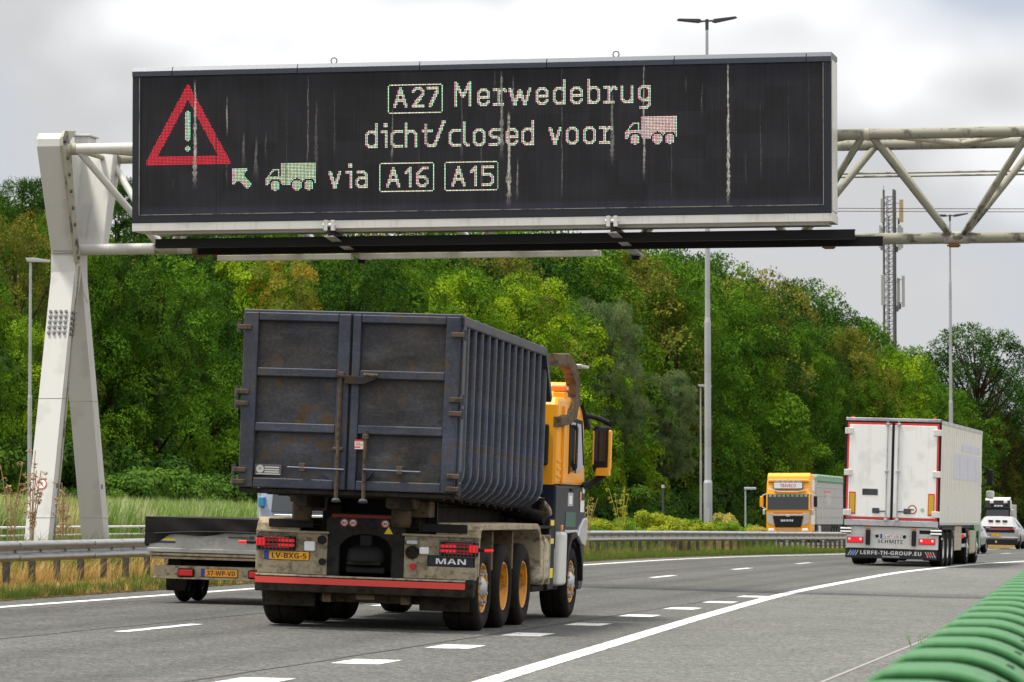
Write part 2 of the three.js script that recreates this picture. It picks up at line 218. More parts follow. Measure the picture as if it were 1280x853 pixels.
// ------------------------------------------------------------------ the green crash cushion in the foreground
{
  const t = thing('crash_cushion', 'green ribbed plastic crash cushion running along the right shoulder in the foreground', 'crash cushion');
  const cap = []; for (let i = 0; i <= 10; i++) { const a = Math.PI * (i / 10 - .5); cap.push([.30 + .015 * Math.cos(a), 1.166 + .015 * Math.sin(a)]); } for (let i = 0; i <= 10; i++) { const a = Math.PI * (i / 10 + .5); cap.push([-.30 + .015 * Math.cos(a), 1.166 + .015 * Math.sin(a)]); }
  const droop = (g) => { const p = g.attributes.position; for (let i = 0; i < p.count; i++) { const x = p.getX(i); p.setY(i, p.getY(i) - 1.6 * Math.max(0, x + .02) ** 2 - 5 * Math.max(0, -x - .13) ** 2); } g.computeVertexNormals(); return g; };
  const strips = []; for (let i = 0; i < 10; i++) strips.push(side(cap, -.2 + i * .04, -.16 + i * .04)); // cut across so that the cover can droop to its sides
  const g = droop(join(strips)), gc = bx(-.18, .17, .02, 1.14, -.12, .14, .03), gl = bx(-.17, .16, .02, .98, -1.1, -.12, .02);
  for (let k = 0; k < 26; k++) { const d = 10.05 + 1.3 * k, m = part('cover', g, M.barrier, t, { raw: true }); m.position.set(1.06 + (d - 11.48) * .1423 + .165, 0, -d); m.rotation.y = -8.1 * R; part('cell', gc, M.barrierDark, m, { raw: true }); part('frame', gl, M.barrierDark, m, { raw: true }); }
}

// ------------------------------------------------------------------ lamp posts, mast, cables
function lampPost(kind, x, d, h, label, turn = 0, group) {
  const t = thing('street_lamp', label, 'street lamp', group);
  if (kind === 'double') {
    part('pole', [rod([0, 0, 0], [0, 2.4, 0], .155, 14, .155), rod([0, 2.4, 0], [0, 2.5, 0], .155, 14, .12), rod([0, 2.4, 0], [0, h * .43, 0], .12, 14, .115), rod([0, h * .43, 0], [0, h * .44, 0], .115, 14, .092), rod([0, h * .43, 0], [0, h * .8, 0], .092, 12, .08), rod([0, h * .8, 0], [0, h, 0], .062, 10, .05), rod([0, h * .8 - .05, 0], [0, h * .8 + .03, 0], .082, 12, .07)], M.lampPole, t);
    part('bracket', [rod([-.28, h + .0, 0], [.28, h + .03, 0], .035), rod([0, h - .3, 0], [0, h + .08, 0], .06)], M.lampDark, t);
    for (const s of [-1, 1]) part('lamp_head', front([[.18 * s, h - .02], [.24 * s, h + .08], [1.0 * s, h + (s > 0 ? .17 : .09)], [1.06 * s, h + (s > 0 ? .13 : .05)], [1.0 * s, h + (s > 0 ? .10 : .02)], [.3 * s, h - .05]], -.15, .15, .015), M.lampDark, t);
    part('hatch', bx(-.05, .05, 1.0, 1.5, .15, .165, .004), M.lampGrey, t);
  } else if (kind === 'single') {
    part('pole', [rod([0, 0, 0], [0, h * .5, 0], .085, 10, .08), rod([0, h * .5, 0], [0, h * .51, 0], .08, 10, .065), rod([0, h * .5, 0], [0, h, 0], .063, 10, .05)], M.lampPole, t);
    part('lamp_head', front([[-.12, h - .02], [-.18, h + .12], [.15, h + .12], [.75, h + .03], [.72, h - .05], [.1, h - .03]].reverse(), -.12, .12, .015), M.lampGrey, t);
  } else { part('pole', rod([0, 0, 0], [0, h, 0], .05, 8, .04), M.lampPole, t); part('lamp_head', [bx(-.06, .55, h - .03, h + .1, -.12, .12, .03)], M.lampGrey, t); }
  place(t, x, d, turn); return t;
}
lampPost('double', 6.87, 143, 18.65, 'tall grey double-armed lamp post rising behind the message sign');
lampPost('double', 25.2, 234, 18.9, 'tall double-armed lamp post behind the white refrigerated trailer');
lampPost('single', -17.75, 150, 10.05, 'single-armed pale lamp post beside the white gantry legs');
lampPost('single', 12.4, 268, 10, 'slim single-armed lamp post just left of the tall double-armed one');
lampPost('small', 11.9, 208, 2.75, 'low single lamp post left of the yellow oncoming truck');
{ const t = thing('marker_post', 'thin dark post standing in the scrub before the trees', 'post'); part('pole', rod([0, -.2, 0], [0, 2.3, 0], .045, 8, .04), M.lampDark, t); part('cap', rod([0, 2.3, 0], [0, 2.42, 0], .06, 8, .05), M.lampGrey, t); place(t, 5.85, 158); }
{ const t = thing('marker_post', 'thin white post beside the reeds just behind the dark container', 'post'); part('pole', rod([0, -.2, 0], [0, 1.75, 0], .035, 8, .035), M.lampGrey, t); part('cap', rod([0, 1.75, 0], [0, 1.8, 0], .05, 8, .04), M.lampDark, t); place(t, -6.2, 100); }
{
  const t = thing('telecom_mast', 'grey lattice telecom mast with panel antennas above the treetops', 'telecom mast'), w = .92, H = 50.5;
  M.mast = mat(.11, .115, .12, .6); M.antenna = mat(.36, .38, .38, .5); M.antennaTan = mat(.46, .35, .19, .6);
  const legs = [[-w, -.5], [w, -.5], [0, w]];
  legs.forEach(([x, z]) => part('leg', rod([x, 0, z], [x, H, z], .19, 6, .16), M.mast, t));
  const br = []; for (let y = 0; y < H - 1.2; y += 1.15) legs.forEach(([x, z], i) => { const [a, b] = legs[(i + 1) % 3]; br.push(rod([x, y, z], [a, y + 1.15, b], .05, 4), rod([x, y + 1.15, z], [a, y + 1.15, b], .04, 4)); });
  part('lattice_bracing', br, M.mast, t);
  part('ladder', [rod([-.55, 0, .2], [-.55, H - 1, .2], .045, 5), rod([-.75, 0, .2], [-.75, H - 1, .2], .045, 5), ...range(1, H - 1, .6).map((y) => rod([-.75, y, .2], [-.55, y, .2], .03, 4)), rod([-.4, 0, .2], [-.4, H - 4, .2], .07, 5)], M.mast, t);
  for (const [x, y0, y1, z, m, ww] of [[-1.55, 45.6, 49.2, .2, 'antenna', .4], [-1.9, 41.8, 45.2, .3, 'antenna', .34], [-1.35, 43, 45, -.2, 'antenna', .3], [-1.45, 33.4, 37.9, .2, 'antenna', .55], [1.6, 45.7, 49.1, .2, 'antennaTan', .62], [1.25, 41.6, 45.3, .3, 'antenna', .5], [1.75, 41.9, 45, 0, 'antenna', .42], [1.3, 32.8, 37.5, -.2, 'antenna', .4], [1.85, 33.2, 37.8, .3, 'antenna', .4]]) {
    const a = part('panel_antenna', bx(x - ww / 2, x + ww / 2, y0, y1, z - .12, z + .12, .05), M[m], t); part('bracket', [rod([x, y0 + .6, z], [x * .5, y0 + .6, 0], .05, 5), rod([x, y1 - .6, z], [x * .5, y1 - .6, 0], .05, 5), bx(x * .8 - .12, x * .8 + .12, y0 - .3, y0 + .5, -.1, .1, .02)], M.mast, a);
  }
  part('lightning_rod', rod([-.9, H, -.5], [-.9, H + .6, -.5], .04, 5), M.mast, t);
  place(t, 55.9, 600, -20);
}
tag(part('overhead_cable', pipe([[-30, 21.3, 0], [15, 20.9, 0], [55, 20.85, 0], [95, 21.4, 0]], .028, 5, 30).translate(0, 3.85, -300), M.lampDark), 'upper thin overhead cable crossing the sky right of the sign', 'cable');
tag(part('overhead_cable', pipe([[-30, 21.05, 0], [15, 20.68, 0], [55, 20.62, 0], [95, 21.1, 0]], .028, 5, 30).translate(0, 3.85, -300), M.rustMetal), 'lower thin overhead cable crossing the sky right of the sign', 'cable');
// ------------------------------------------------------------------ steel gantry over the road (x along the span, z towards the camera)
const GX = -8.1, GD = 76.2;
{
  const t = thing('sign_gantry', 'white steel gantry with A-shaped legs and tubular truss carrying the message sign', 'gantry'), G = M.gantry;
  const u = -.2, w = .235;                                       // centre and half width of the end frame
  for (const s of [1, -1]) {
    const leg = part('leg', [beam([u, -.3, 2.02 * s], [u, 5.75, .16 * s], .45, .34)], G, t);
    part('access_hole', bx(u + .224, u + .232, 1.55, 1.64, s * 1.40 - .05, s * 1.40 + .05, .002), M.bolt, leg);
    if (s < 0) { M.rustStain = mat(.33, .17, .07, .9, 0, { map: mudTex }); part('rust_stain', [front([[u - .04, 4.5], [u + .02, 4.52], [u + .0, 4.1], [u - .012, 3.7], [u - .03, 4.15]], -.002, .002), front([[u - .1, 4.5], [u - .06, 4.62], [u + .05, 4.58], [u + .03, 4.48], [u - .03, 4.44]], -.002, .002)].map((g) => g.rotateX(-17.2 * R).translate(0, .30, .33)), M.rustStain, leg); }
  }
  part('joint_block', [side([[.42, 5.05], [.36, 6.1], [-.36, 6.1], [-.42, 5.05], [-.14, 5.25], [0, 5.62], [.14, 5.25]].reverse(), u - w, u + w)], G, t);
  // the upper V: two arms, a web between them, a flange with bolts, a cap
  part('front_arm', side([[.40, 5.98], [1.30, 7.85], [1.29, 7.99], [1.2, 8.1], [.8, 8.13], [.10, 6.05], [.08, 5.98]], u - w, u + w, .02), G, t);
  part('rear_arm', side([[-.40, 5.98], [-1.30, 7.8], [-1.22, 7.95], [-.8, 7.95], [-.10, 6.05], [-.08, 5.98]].reverse(), u - .12, u + .62, .02), G, t);
  part('web_plate', side([[.1, 6.05], [.9, 8.05], [-.9, 7.9], [-.1, 6.05]], u - .03, u + .03), G, t);
  part('flange', side([[.44, 5.75], [1.33, 7.86], [1.31, 8.02], [1.2, 8.14], [.5, 8.2], [.88, 7.98], [.30, 6.0], [.25, 5.75]], u + w, u + w + .05), M.gantryDirty, t);
  part('cap', [bx(u + .24, u + .52, 7.9, 8.1, .0, .5, .015), bx(u + .18, u + .56, 8.1, 8.14, -.04, .54, .01)], G, t);
  for (let i = 0; i < 8; i++) { const k = i / 7; part('bolt', disc(.035, 0, 0, 0, .06, 8).rotateY(Math.PI / 2).translate(u + w + .06, lerp(5.85, 7.95, k), lerp(.38, 1.19, k)), M.bolt, t); }
  const bg = disc(.03, 0, 0, 0, .05, 8);
  for (let r = 0; r < 5; r++) for (let c = 0; c < 4; c++) { // bolt field on the front leg's face
    const y = 4.83 - r * .1, z = lerp(2.02, .16, (y + .3) / 6.05) + .19; part('bolt', bg.clone().rotateX(-17 * R).translate(u - .155 + c * .1, y, z), M.bolt, t);
    if (c < 3) part('bolt', bg.clone().rotateY(Math.PI / 2).translate(u + .235, y - .02, z - .1 - c * .085), M.bolt, t);
  }
  part('splice_seam', [bx(u - .23, u + .23, 5.93, 5.94, .385, .41, .001), bx(u - .23, u + .23, 5.28, 5.29, .33, .42, .001)], M.bolt, t);
  for (const [y, hgt] of [[.05, .5], [3.2, .012], [1.0, .012]]) for (const s of [1, -1]) { const z = lerp(2.02, .16, (y + .3) / 6.05) * s; part('weld_seam', bx(u - .232, u + .232, y, y + hgt * .02 + .01, z - .178, z + .182, .002), M.gantryDirty, t); }
  part('cable_duct', [rod([u + .245, .2, 1.72], [u + .245, 5.7, .14], .018, 6)], M.gantryDirty, t);
  // notice sticker on the front leg
  { const st = canvasTex(128, 128, (g) => { g.fillStyle = '#d8401c'; g.beginPath(); g.arc(64, 64, 62, 0, 7); g.fill(); g.fillStyle = '#f2f0ea'; g.beginPath(); g.arc(64, 64, 50, 0, 7); g.fill(); g.strokeStyle = '#1c1c1c'; g.lineWidth = 12; g.beginPath(); g.moveTo(36, 34); g.lineTo(92, 94); g.stroke(); g.lineWidth = 7; g.beginPath(); g.moveTo(88, 36); g.lineTo(40, 92); g.stroke(); g.strokeStyle = '#d8401c'; g.lineWidth = 7; g.beginPath(); g.moveTo(28, 64); g.lineTo(100, 64); g.stroke(); });
    const p = part('notice_sticker', new THREE.CircleGeometry(.1, 24), new THREE.MeshStandardMaterial({ map: st, roughness: .5 }), t, { uv: true }); const y = 1.62; p.position.set(u + .0, y, lerp(2.02, .16, (y + .3) / 6.05) + .19); p.rotation.x = -17.1 * R; }
  // truss: two top chords, one bottom chord, diagonals
  const Y = 7.82, B = 6.02, zf = .98, zr = -1.1, x0 = u + .2, x1 = 27;
  M.gantryWorn = M.gantryDirty.clone(); M.gantryWorn.color.setRGB(.275, .275, .25);
  for (const z of [zf, zr]) { part('top_chord', rod([x0, Y, z], [14.2, Y, z], .1, 16), z > 0 ? G : M.gantryDirty, t); part('top_chord', rod([14.2, Y, z], [x1, Y, z], .1, 16), M.gantryWorn, t); }
  part('bottom_chord', rod([x0, B, 0], [2.2, B, 0], .105, 16), G, t); part('bottom_chord', rod([2.2, B, 0], [x1, B, 0], .105, 16), M.gantryWorn, t);
  for (let k = 0; k < 9; k++) {
    const a = .2 + 2.94 * k, b = 1.7 + 2.94 * k, c = a + 2.94;
    for (const z of [zf, zr]) { part('diagonal', rod([a + .08, Y - .03, z], [b - .12, B + .05, z * .04], .066, 10), k > 3 ? M.gantryWorn : G, t); part('diagonal', rod([c - .08, Y - .03, z], [b + .12, B + .05, z * .04], .066, 10), k > 3 ? M.gantryWorn : M.gantryDirty, t); }
    part('cross_brace', rod([a + .1, Y, zf], [b, Y, zr], .055, 8), M.gantryDirty, t); part('cross_brace', rod([c - .1, Y, zf], [b, Y, zr], .055, 8), M.gantryDirty, t);
    part('node_collar', rod([a - .05, Y, zf], [a + .05, Y, zf], .112, 14), M.gantryDirty, t); part('node_collar', rod([b - .22, B, 0], [b + .22, B, 0], .112, 14), M.gantryDirty, t);
    part('cross_strut', rod([a, Y, zf], [a, Y, zr], .05, 8), M.gantryDirty, t);
  }
  for (const y of [7.28, 7.23]) part('conduit', rod([2, y, zr + .25 - (y > 7.25 ? 0 : .14)], [x1, y, zr + .25 - (y > 7.25 ? 0 : .14)], .022, 6), M.gantryDirty, t);
  // maintenance beams, brackets and cable tray under the sign
  const chan = (xa, xb, y, z, h) => [bx(xa, xb, y - h / 2, y + h / 2, z - .015, z + .015, .002), bx(xa, xb, y + h / 2 - .02, y + h / 2, z - .1, z - .015, .002), bx(xa, xb, y - h / 2, y - h / 2 + .02, z - .1, z - .015, .002)];
  part('walkway_beam', chan(1.95, 14.75, 6.0, 1.62, .17), M.blackSteel, t); part('walkway_beam', chan(2.5, 15.15, 5.93, .75, .17), M.blackSteel, t);
  part('walkway_grating', bx(2.1, 14.7, 5.985, 6.01, .8, 1.55, .002), M.blackSteel, t);
  for (const x of [5.35, 10.5]) { part('bracket', [beam([x, 6.14, 2.2], [x + .05, 5.88, -.45], .05, .16), bx(x - .07, x + .07, 5.72, 5.95, -.45, -.3, .004)], M.blackSteel, t); part('bracket_flange', beam([x, 6.05, 2.2], [x + .05, 5.79, -.45], .17, .02), M.galv, t); part('hanger', [bx(x - .1, x - .03, 6.15, 6.34, 2.11, 2.2, .006), bx(x + .03, x + .1, 6.15, 6.34, 2.11, 2.2, .006), rod([x - .12, 6.25, 2.16], [x + .12, 6.25, 2.16], .035, 8)], M.whiteMetal, t); }
  for (const [a, b] of [[2.75, 5.3], [5.45, 9.95]]) part('cable_tray', bx(a, b, 5.76, 5.86, .12, .3, .006), M.whiteMetal, t);
  for (const x of [2.35, 2.7, 3.2, 5.3, 8.05, 9.2, 14.1, 16.35]) part('clamp', [bx(x - .09, x + .09, B - .17, B - .1, -.06, .06, .01), rod([x - .12, B - .14, .05], [x + .12, B - .14, .05], .02, 6)], M.rustMetal, t);
  part('rust_patch', bx(2.2, 2.95, B - .116, B - .09, -.06, .09, .012), M.rustMetal, t);
  place(t, GX, GD, 11.3); t.position.y = .655;
}

// ------------------------------------------------------------------ the message sign: pixels drawn cell by cell
const GLYPH = { // strokes on a 9 x 17 grid, y down from the capital line, two cells thick
  M: [[0, 15, 0, 0, 5, 9, 10, 0, 10, 15]], e: [[7, 13, 5, 15, 2, 15, 0, 13, 0, 7, 2, 5, 5, 5, 7, 7, 7, 10, 0, 10]], r: [[0, 5, 3, 5, 3, 15], [0, 15, 6, 15], [3, 8, 6, 5, 7, 5, 8, 6]], w: [[0, 5, 3.5, 15, 7, 6, 10.5, 15, 14, 5]],
  d: [[7, 0, 7, 15], [7, 7, 5, 5, 2, 5, 0, 7, 0, 13, 2, 15, 5, 15, 7, 13]], b: [[0, 0, 0, 15], [0, 7, 2, 5, 5, 5, 7, 7, 7, 13, 5, 15, 2, 15, 0, 13]], u: [[0, 5, 0, 13, 2, 15, 5, 15, 7, 13], [7, 5, 7, 15]], g: [[7, 5, 7, 17, 5, 19, 1, 19], [7, 7, 5, 5, 2, 5, 0, 7, 0, 12, 2, 14, 5, 14, 7, 12]],
  i: [[0, 5, 3, 5, 3, 15], [3, 0, 3, 1], [2, 0, 2, 1]], c: [[7, 5, 2, 5, 0, 7, 0, 13, 2, 15, 7, 15]], h: [[0, 0, 0, 15], [0, 7, 2, 5, 5, 5, 7, 7, 7, 15]], t: [[2, 1, 2, 13, 4, 15, 6, 15], [0, 5, 6, 5]], '/': [[0, 15, 6.5, -1]], l: [[0, 0, 0, 13, 2, 15, 3, 15]],
  o: [[2, 5, 5, 5, 7, 7, 7, 13, 5, 15, 2, 15, 0, 13, 0, 7, 2, 5]], s: [[7, 5, 2, 5, 0, 7, 0, 8, 2, 10, 5, 10, 7, 12, 7, 13, 5, 15, 0, 15]], v: [[0, 5, 3.5, 15, 7, 5]], a: [[1, 5, 5, 5, 7, 7, 7, 15], [7, 9, 2, 9, 0, 11, 0, 13, 2, 15, 5, 15, 7, 13]],
  A: [[0, 15, 4, 3, 8, 15], [2, 11, 6, 11]], 2: [[0, 5, 2, 3, 5, 3, 7, 5, 7, 7, 0, 15, 7, 15]], 7: [[0, 3, 7, 3, 7, 5, 2, 15]], 1: [[0, 6, 3, 3, 3, 15]], 6: [[7, 3, 4, 3, 0, 7, 0, 13, 2, 15, 5, 15, 7, 13, 7, 11, 5, 9, 1, 9]], 5: [[7, 3, 0, 3, 0, 8, 5, 8, 7, 10, 7, 13, 5, 15, 0, 15]],
};
const CW = 480, CH = 96, cells = new Uint8Array(CW * CH);       // 0 dark, 1 white, 2 red
const setc = (x, y, v = 1) => { x = Math.round(x); y = Math.round(y); if (x >= 0 && y >= 0 && x < CW && y < CH) cells[y * CW + x] = v; };
function glyph(ch, x, base) { for (const s of GLYPH[ch]) for (let i = 0; i + 3 < s.length; i += 2) { const n = Math.max(Math.abs(s[i + 2] - s[i]), Math.abs(s[i + 3] - s[i + 1])) * 2 + 1; for (let k = 0; k <= n; k++) { const px = Math.round(x + lerp(s[i], s[i + 2], k / n)), py = Math.round(base - 16 + lerp(s[i + 1], s[i + 3], k / n)); for (const a of [0, 1]) for (const b of [0, 1]) setc(px + a, py + b); } } }
for (const [txt, xs, b] of [['A27Merwedebrug', [182, 195, 205, 225, 241, 252, 263, 282, 294, 306, 318, 329, 341, 353], 25], ['dicht/closedvoor', [162, 173, 180, 190, 202, 210, 221, 231, 238, 249, 261, 272, 291, 303, 315, 326], 52], ['viaA16A15', [136, 148, 155, 177, 190, 198, 223, 236, 244], 79]]) [...txt].forEach((ch, i) => glyph(ch, xs[i], b));
for (const [a, b, c, e] of [[178, 10, 216, 29], [172, 63, 210, 82], [218, 63, 255, 82]]) { for (let x = a + 1; x < c; x++) { setc(x, b); setc(x, e); } for (let y = b + 1; y < e; y++) { setc(a, y); setc(c, y); } }
function lorry(X, Y) { const ok = (x, y) => { for (const c of [7, 22.5, 31]) { const r = Math.hypot(x - c, y - 15.2); if (r < 3.5) return 1; if (r < 4.7) return 0; } if (y > 14.6) return 0; if (x >= 10.6 && x < 36.5 && y >= 0 && y < 14.6) return x < 11.4 ? 0 : 1; if (x < 10.2 && y >= 4.2) { const lim = Math.max(0, 6.2 - (y - 3) * .8, y < 9 ? 2 : 0); if (x < lim) return 0; if (y > 5.4 && y < 8.8 && x > lim + 1.3 && x < 8.8) return 0; return 1; } return x < 11 && y > 9 && y < 13 ? 1 : 0; }; for (let y = 0; y < 20; y++) for (let x = 0; x < 37; x++) if (ok(x + .5, y + .5)) setc(X + x, Y + y); }
lorry(344, 35); lorry(91, 62);
const tone = (x, y) => x > 32 && x < 38 && y > 23 && y < 54 ? [190, 240, 205] : y > 60 && x > 64 && x < 130 ? [206, 232, 190] : y > 33 && y < 56 && x > 343 ? [246, 216, 208] : [244, 246, 218];
for (let y = 0; y < 15; y++) for (let x = 0; x < 15; x++) { const on = (x < 10.5 && y < 10.5 && x + y < 14 && !(x + y > 11.5 && Math.abs(x - y) > 4.5)) || (Math.abs(x - y) < 3.2 && x + y < 25); if (on) setc(67 + x, 65 + y); }
{ // red warning triangle with cut corners
  for (let y = 4; y < 64; y++) for (let x = 0; x < 72; x++) { const h = (61.1 - y) * 31 / 55, q = Math.min((x + .5 - 4 - h) * .871, (66.2 - x - .5 - h) * .871, 61.1 - y); if (q > -.3 && q < 5.4 && y > 6.5 && x > 4 && x < 66) setc(x, y, 2); }
  for (let y = 25; y < 46; y++) for (let x = 33; x < 37; x++) if (!((y === 25 || y === 45) && (x === 33 || x === 36))) setc(x, y); for (let y = 49; y < 53; y++) for (let x = 33; x < 37; x++) if (!((y === 49 || y === 52) && (x === 33 || x === 36))) setc(x, y); }
{
  const t = thing('message_sign', 'large dark electronic message sign reading about a bridge closed to lorries', 'message sign');
  const S = 4, W = CW * S, H = CH * S, streaks = [[40, 4, 78, 2.4, .95], [63, 14, 44, .9, .8], [63, 60, 80, 1.1, .35], [75, 40, 66, 2, .4], [84, 44, 74, 2.4, .4], [91, 40, 60, 1.2, .3], [24, 71, 78, .8, .6], [121, 2, 66, .8, .55], [127, 20, 70, 2, .3], [140, 12, 60, 1, .2], [181, 26, 66, 1.1, .6], [230, 15, 66, 1.2, .3], [244, 50, 84, 1.4, .3], [258, 2, 62, 2.2, .7], [263, 30, 94, 2.6, .95], [253, 0, 22, 1.6, .3], [266, 6, 30, 1.3, .55], [269, 62, 90, 1.3, .65], [300, 0, 90, .6, .45], [335, 18, 68, 2.2, .55], [357, -3, 78, 1.2, .85], [386, 8, 20, 1.2, .5], [397, 14, 36, 1, .35], [415, -3, 96, 1.7, 1], [437, 24, 80, .6, .3], [376, 40, 90, .8, .25], [427, 60, 84, .8, .25], [456, 10, 80, .5, .2], [200, 40, 90, .8, .18], [106, 10, 84, .7, .2], [470, 5, 90, .5, .2]];
  const col = new Uint8Array(W * H * 4), emi = new Uint8Array(W * H * 4), rnd = rng(5);
  for (let j = 0; j < H; j++) for (let i = 0; i < W; i++) {
    const cx = Math.floor(i / S), cy = Math.floor(j / S), ix = i % S, iy = j % S, o = ((H - 1 - j) * W + i) * 4, dot = ix < 3 && iy < 3;
    const mod = Math.floor(cx / 20) + Math.floor(cy / 16) * 31, x = i / S, y = j / S, band = sstep(-1, 2, y - 2) * sstep(1, -2, y - 91.5);
    let k = .145 + .022 * (hash3(mod, 3, 1) - .5) + (dot ? .028 : -.035) + .05 * (fbm(x * .05, y * .05, 3, 4) - .5) + .03 * (fbm(x * .6, y * .03, 6, 3) - .5); const bl = 1 - band; k += bl * .035;
    let s = 0; for (const [sx, a, b, w, str] of streaks) { if (y < a - 3 || y > b + 3) continue; const wob = (vnoise(y * .12, sx, 2) - .5) * .7, prof = sstep(a - 2, a + 5, y) * sstep(b + 2, b - 14, y), ww = w * (.8 + .9 * sstep(a, b, y)) * (.6 + .8 * vnoise(y * .7, sx * 3, 5)), q = sstep(ww * .5, ww * .2, Math.abs(x - sx - wob)); if (q > 0) s = Math.max(s, q * prof * str * clamp(.35 + 1.1 * vnoise(x * 2.2, y * .9, 7) * (.5 + vnoise(x * .3, y * .15, 9)))); }
    const v = lerp(k, .74, s); col[o] = lerp(k, .74, s) * 255; col[o + 1] = lerp(k * .985, .73, s) * 255; col[o + 2] = lerp(k * (1.09 + .14 * bl), .69, s) * 255; col[o + 3] = 255; emi[o + 3] = 255;
    const c = cells[cy * CW + cx];
    if (c && ix < 3 && iy < 3) { const soft = (ix === 1 ? 1 : .62) * (iy === 1 ? 1 : .62); const f = soft * (1 - s * .75) * (.86 + .14 * hash3(cx, cy, 4)), L = cells[cy * CW + cx - 1], Rr = cells[cy * CW + cx + 1]; if (c === 2) { emi[o] = 226 * f; emi[o + 1] = 22 * f; emi[o + 2] = 44 * f; } else { let [r, g, b] = tone(cx, cy); if (!L) { r = 255; g *= .76; b = 205; } if (!Rr) { r *= .76; g = 255; b = 205; } if (hash3(cx, cy, 8) > .8) { g -= 30; b -= 40; } emi[o] = r * f; emi[o + 1] = g * f; emi[o + 2] = b * f; } }
  }
  void rnd;
  const mk = (d) => { const x = new THREE.DataTexture(d, W, H); x.colorSpace = THREE.SRGBColorSpace; x.magFilter = THREE.LinearFilter; x.needsUpdate = true; return x; };
  const screen = new THREE.MeshPhysicalMaterial({ specularIntensity: .35, map: mk(col), roughness: .6, emissive: C(1, 1, 1), emissiveMap: mk(emi), emissiveIntensity: 3.3 });
  const xl = 1.63, xr = 14.39, zF = 2.05, zB = 1.12;
  part('cabinet', bx(xl + .01, xr - .01, 6.35, 9.1, zB, zF - .07, .004), M.whiteMetal, t);
  part('bottom_trim', [bx(xl, xr + .01, 6.2, 6.345, zB + .02, zF - .005, .006), bx(xl + .3, xr - .1, 6.16, 6.2, zB + .1, zF - .25, .004)], M.whiteMetal, t);
  part('front_frame', [bx(xl, xl + .13, 6.35, 9.02, zF - .07, zF, .004), bx(xr - .14, xr, 6.35, 9.02, zF - .07, zF, .004), bx(xl + .13, xr - .14, 6.35, 6.49, zF - .07, zF, .004)], M.cabinet, t);
  part('screen', plate(12.49, 2.55, 8.005, 7.765, zF - .02), screen, t, { uv: true });
  part('screen_edge', [bx(xl + .13, xr - .14, 6.489, 6.497, zF - .02, zF + .004, .001), bx(xl + .128, xl + .136, 6.5, 9.0, zF - .02, zF + .004, .001), bx(xr - .146, xr - .138, 6.5, 9.0, zF - .02, zF + .004, .001)], M.gantryDirty, t);
  let a = xl - .01; for (const b of [2.38, 4.72, 6.98, 9.3, 11.6, 13.95, xr + .01]) { part('top_cover', [side([[zF + .02, 9.02], [zF + .02, 9.11], [zF - .05, 9.19], [zB, 9.19], [zB, 9.1], [zF - .06, 9.02]], a + .008, b - .008)], M.cover, t); a = b; }
  for (const x of [5.35, 10.52]) part('lifting_eye', new THREE.TorusGeometry(.055, .011, 6, 16).translate(x, 9.25, zF - .2), M.bolt, t);
  for (let k = 0; k < 10; k++) part('seam', bx(1.9 + k * 1.30, 1.906 + k * 1.30, 6.5, 8.99, zF - .021, zF - .017, 0), M.cabinet, t);
  part('side_panel', [bx(xr - .012, xr + .004, 6.4, 9.06, zB + .05, zF - .12, .003)], M.whiteMetal, t);
  place(t, GX, GD, 11.3); t.position.y = .655;
}
// ------------------------------------------------------------------ vehicles (x right, y up, -z the way they drive)
function tyreGeo(Rr, W) { const a = Rr * .58, h = W / 2; return lathe([[a, -h + .04], [a + .03, -h + .01], [Rr * .8, -h], [Rr - .05, -h + .012], [Rr - .012, -h + .045], [Rr, -h + .08], [Rr, -.01], [Rr - .012, -.008], [Rr - .012, .008], [Rr, .01], [Rr, h - .08], [Rr - .012, h - .045], [Rr - .05, h - .012], [Rr * .8, h], [a + .03, h - .01], [a, h - .04]], 'x', [0, 0, 0], 36); }
function wheel(par, x, y, z, Rr, W, style, rim, hub) {
  const a = Rr * .585, h = W / 2, w = part('wheel', tyreGeo(Rr, W), M.rubber, par); w.position.set(x, y, z); if (x < 0) w.rotation.y = Math.PI;
  if (style === 'deep') part('rim', [lathe([[a, -h + .03], [a, h - .035], [a - .015, h - .02], [a - .03, h - .035], [a - .045, .05], [a - .09, -.03], [.17, -.06], [.13, -.02], [.12, .05], [.001, .06]], 'x', [0, 0, 0], 32)], rim, w);
  else { part('rim', lathe([[a, -h + .03], [a, h - .035], [a - .015, h - .02], [a - .03, h - .035], [a - .05, .04], [.2, h - .06], [.17, h - .03], [.001, h - .02]], 'x', [0, 0, 0], 32), rim, w); part('hub', [lathe([[.15, h - .06], [.12, h - .01], [.06, h + .02], [.001, h + .025]], 'x', [0, 0, 0], 18), ...range(0, 9, 1).map((k) => new THREE.CylinderGeometry(.02, .022, .06, 6).rotateZ(Math.PI / 2).translate(h - .03, Math.cos(k * .628) * .2, Math.sin(k * .628) * .2))], hub || M.silver, w); }
  return w;
}
function textPlate(w, h, txt, bg, fg, font, o = {}) { return canvasTex(w, h, (g) => { g.fillStyle = bg; g.fillRect(0, 0, w, h); if (o.band) { g.fillStyle = o.band; g.fillRect(0, 0, w * .1, h); } g.fillStyle = fg; g.font = font; g.textAlign = 'center'; g.textBaseline = 'middle'; g.save(); g.translate(w / 2 + (o.band ? w * .05 : 0), h * .54); const m = g.measureText(txt).width || w; const k = (o.fill || .9) * w * (o.band ? .9 : 1) / m; g.scale(o.stretch ? k : Math.min(1, k), 1); g.fillText(txt, 0, 0); g.restore(); if (o.more) o.more(g, w, h); }); }
const printed = (t, rough = .45) => new THREE.MeshStandardMaterial({ map: t, roughness: rough });
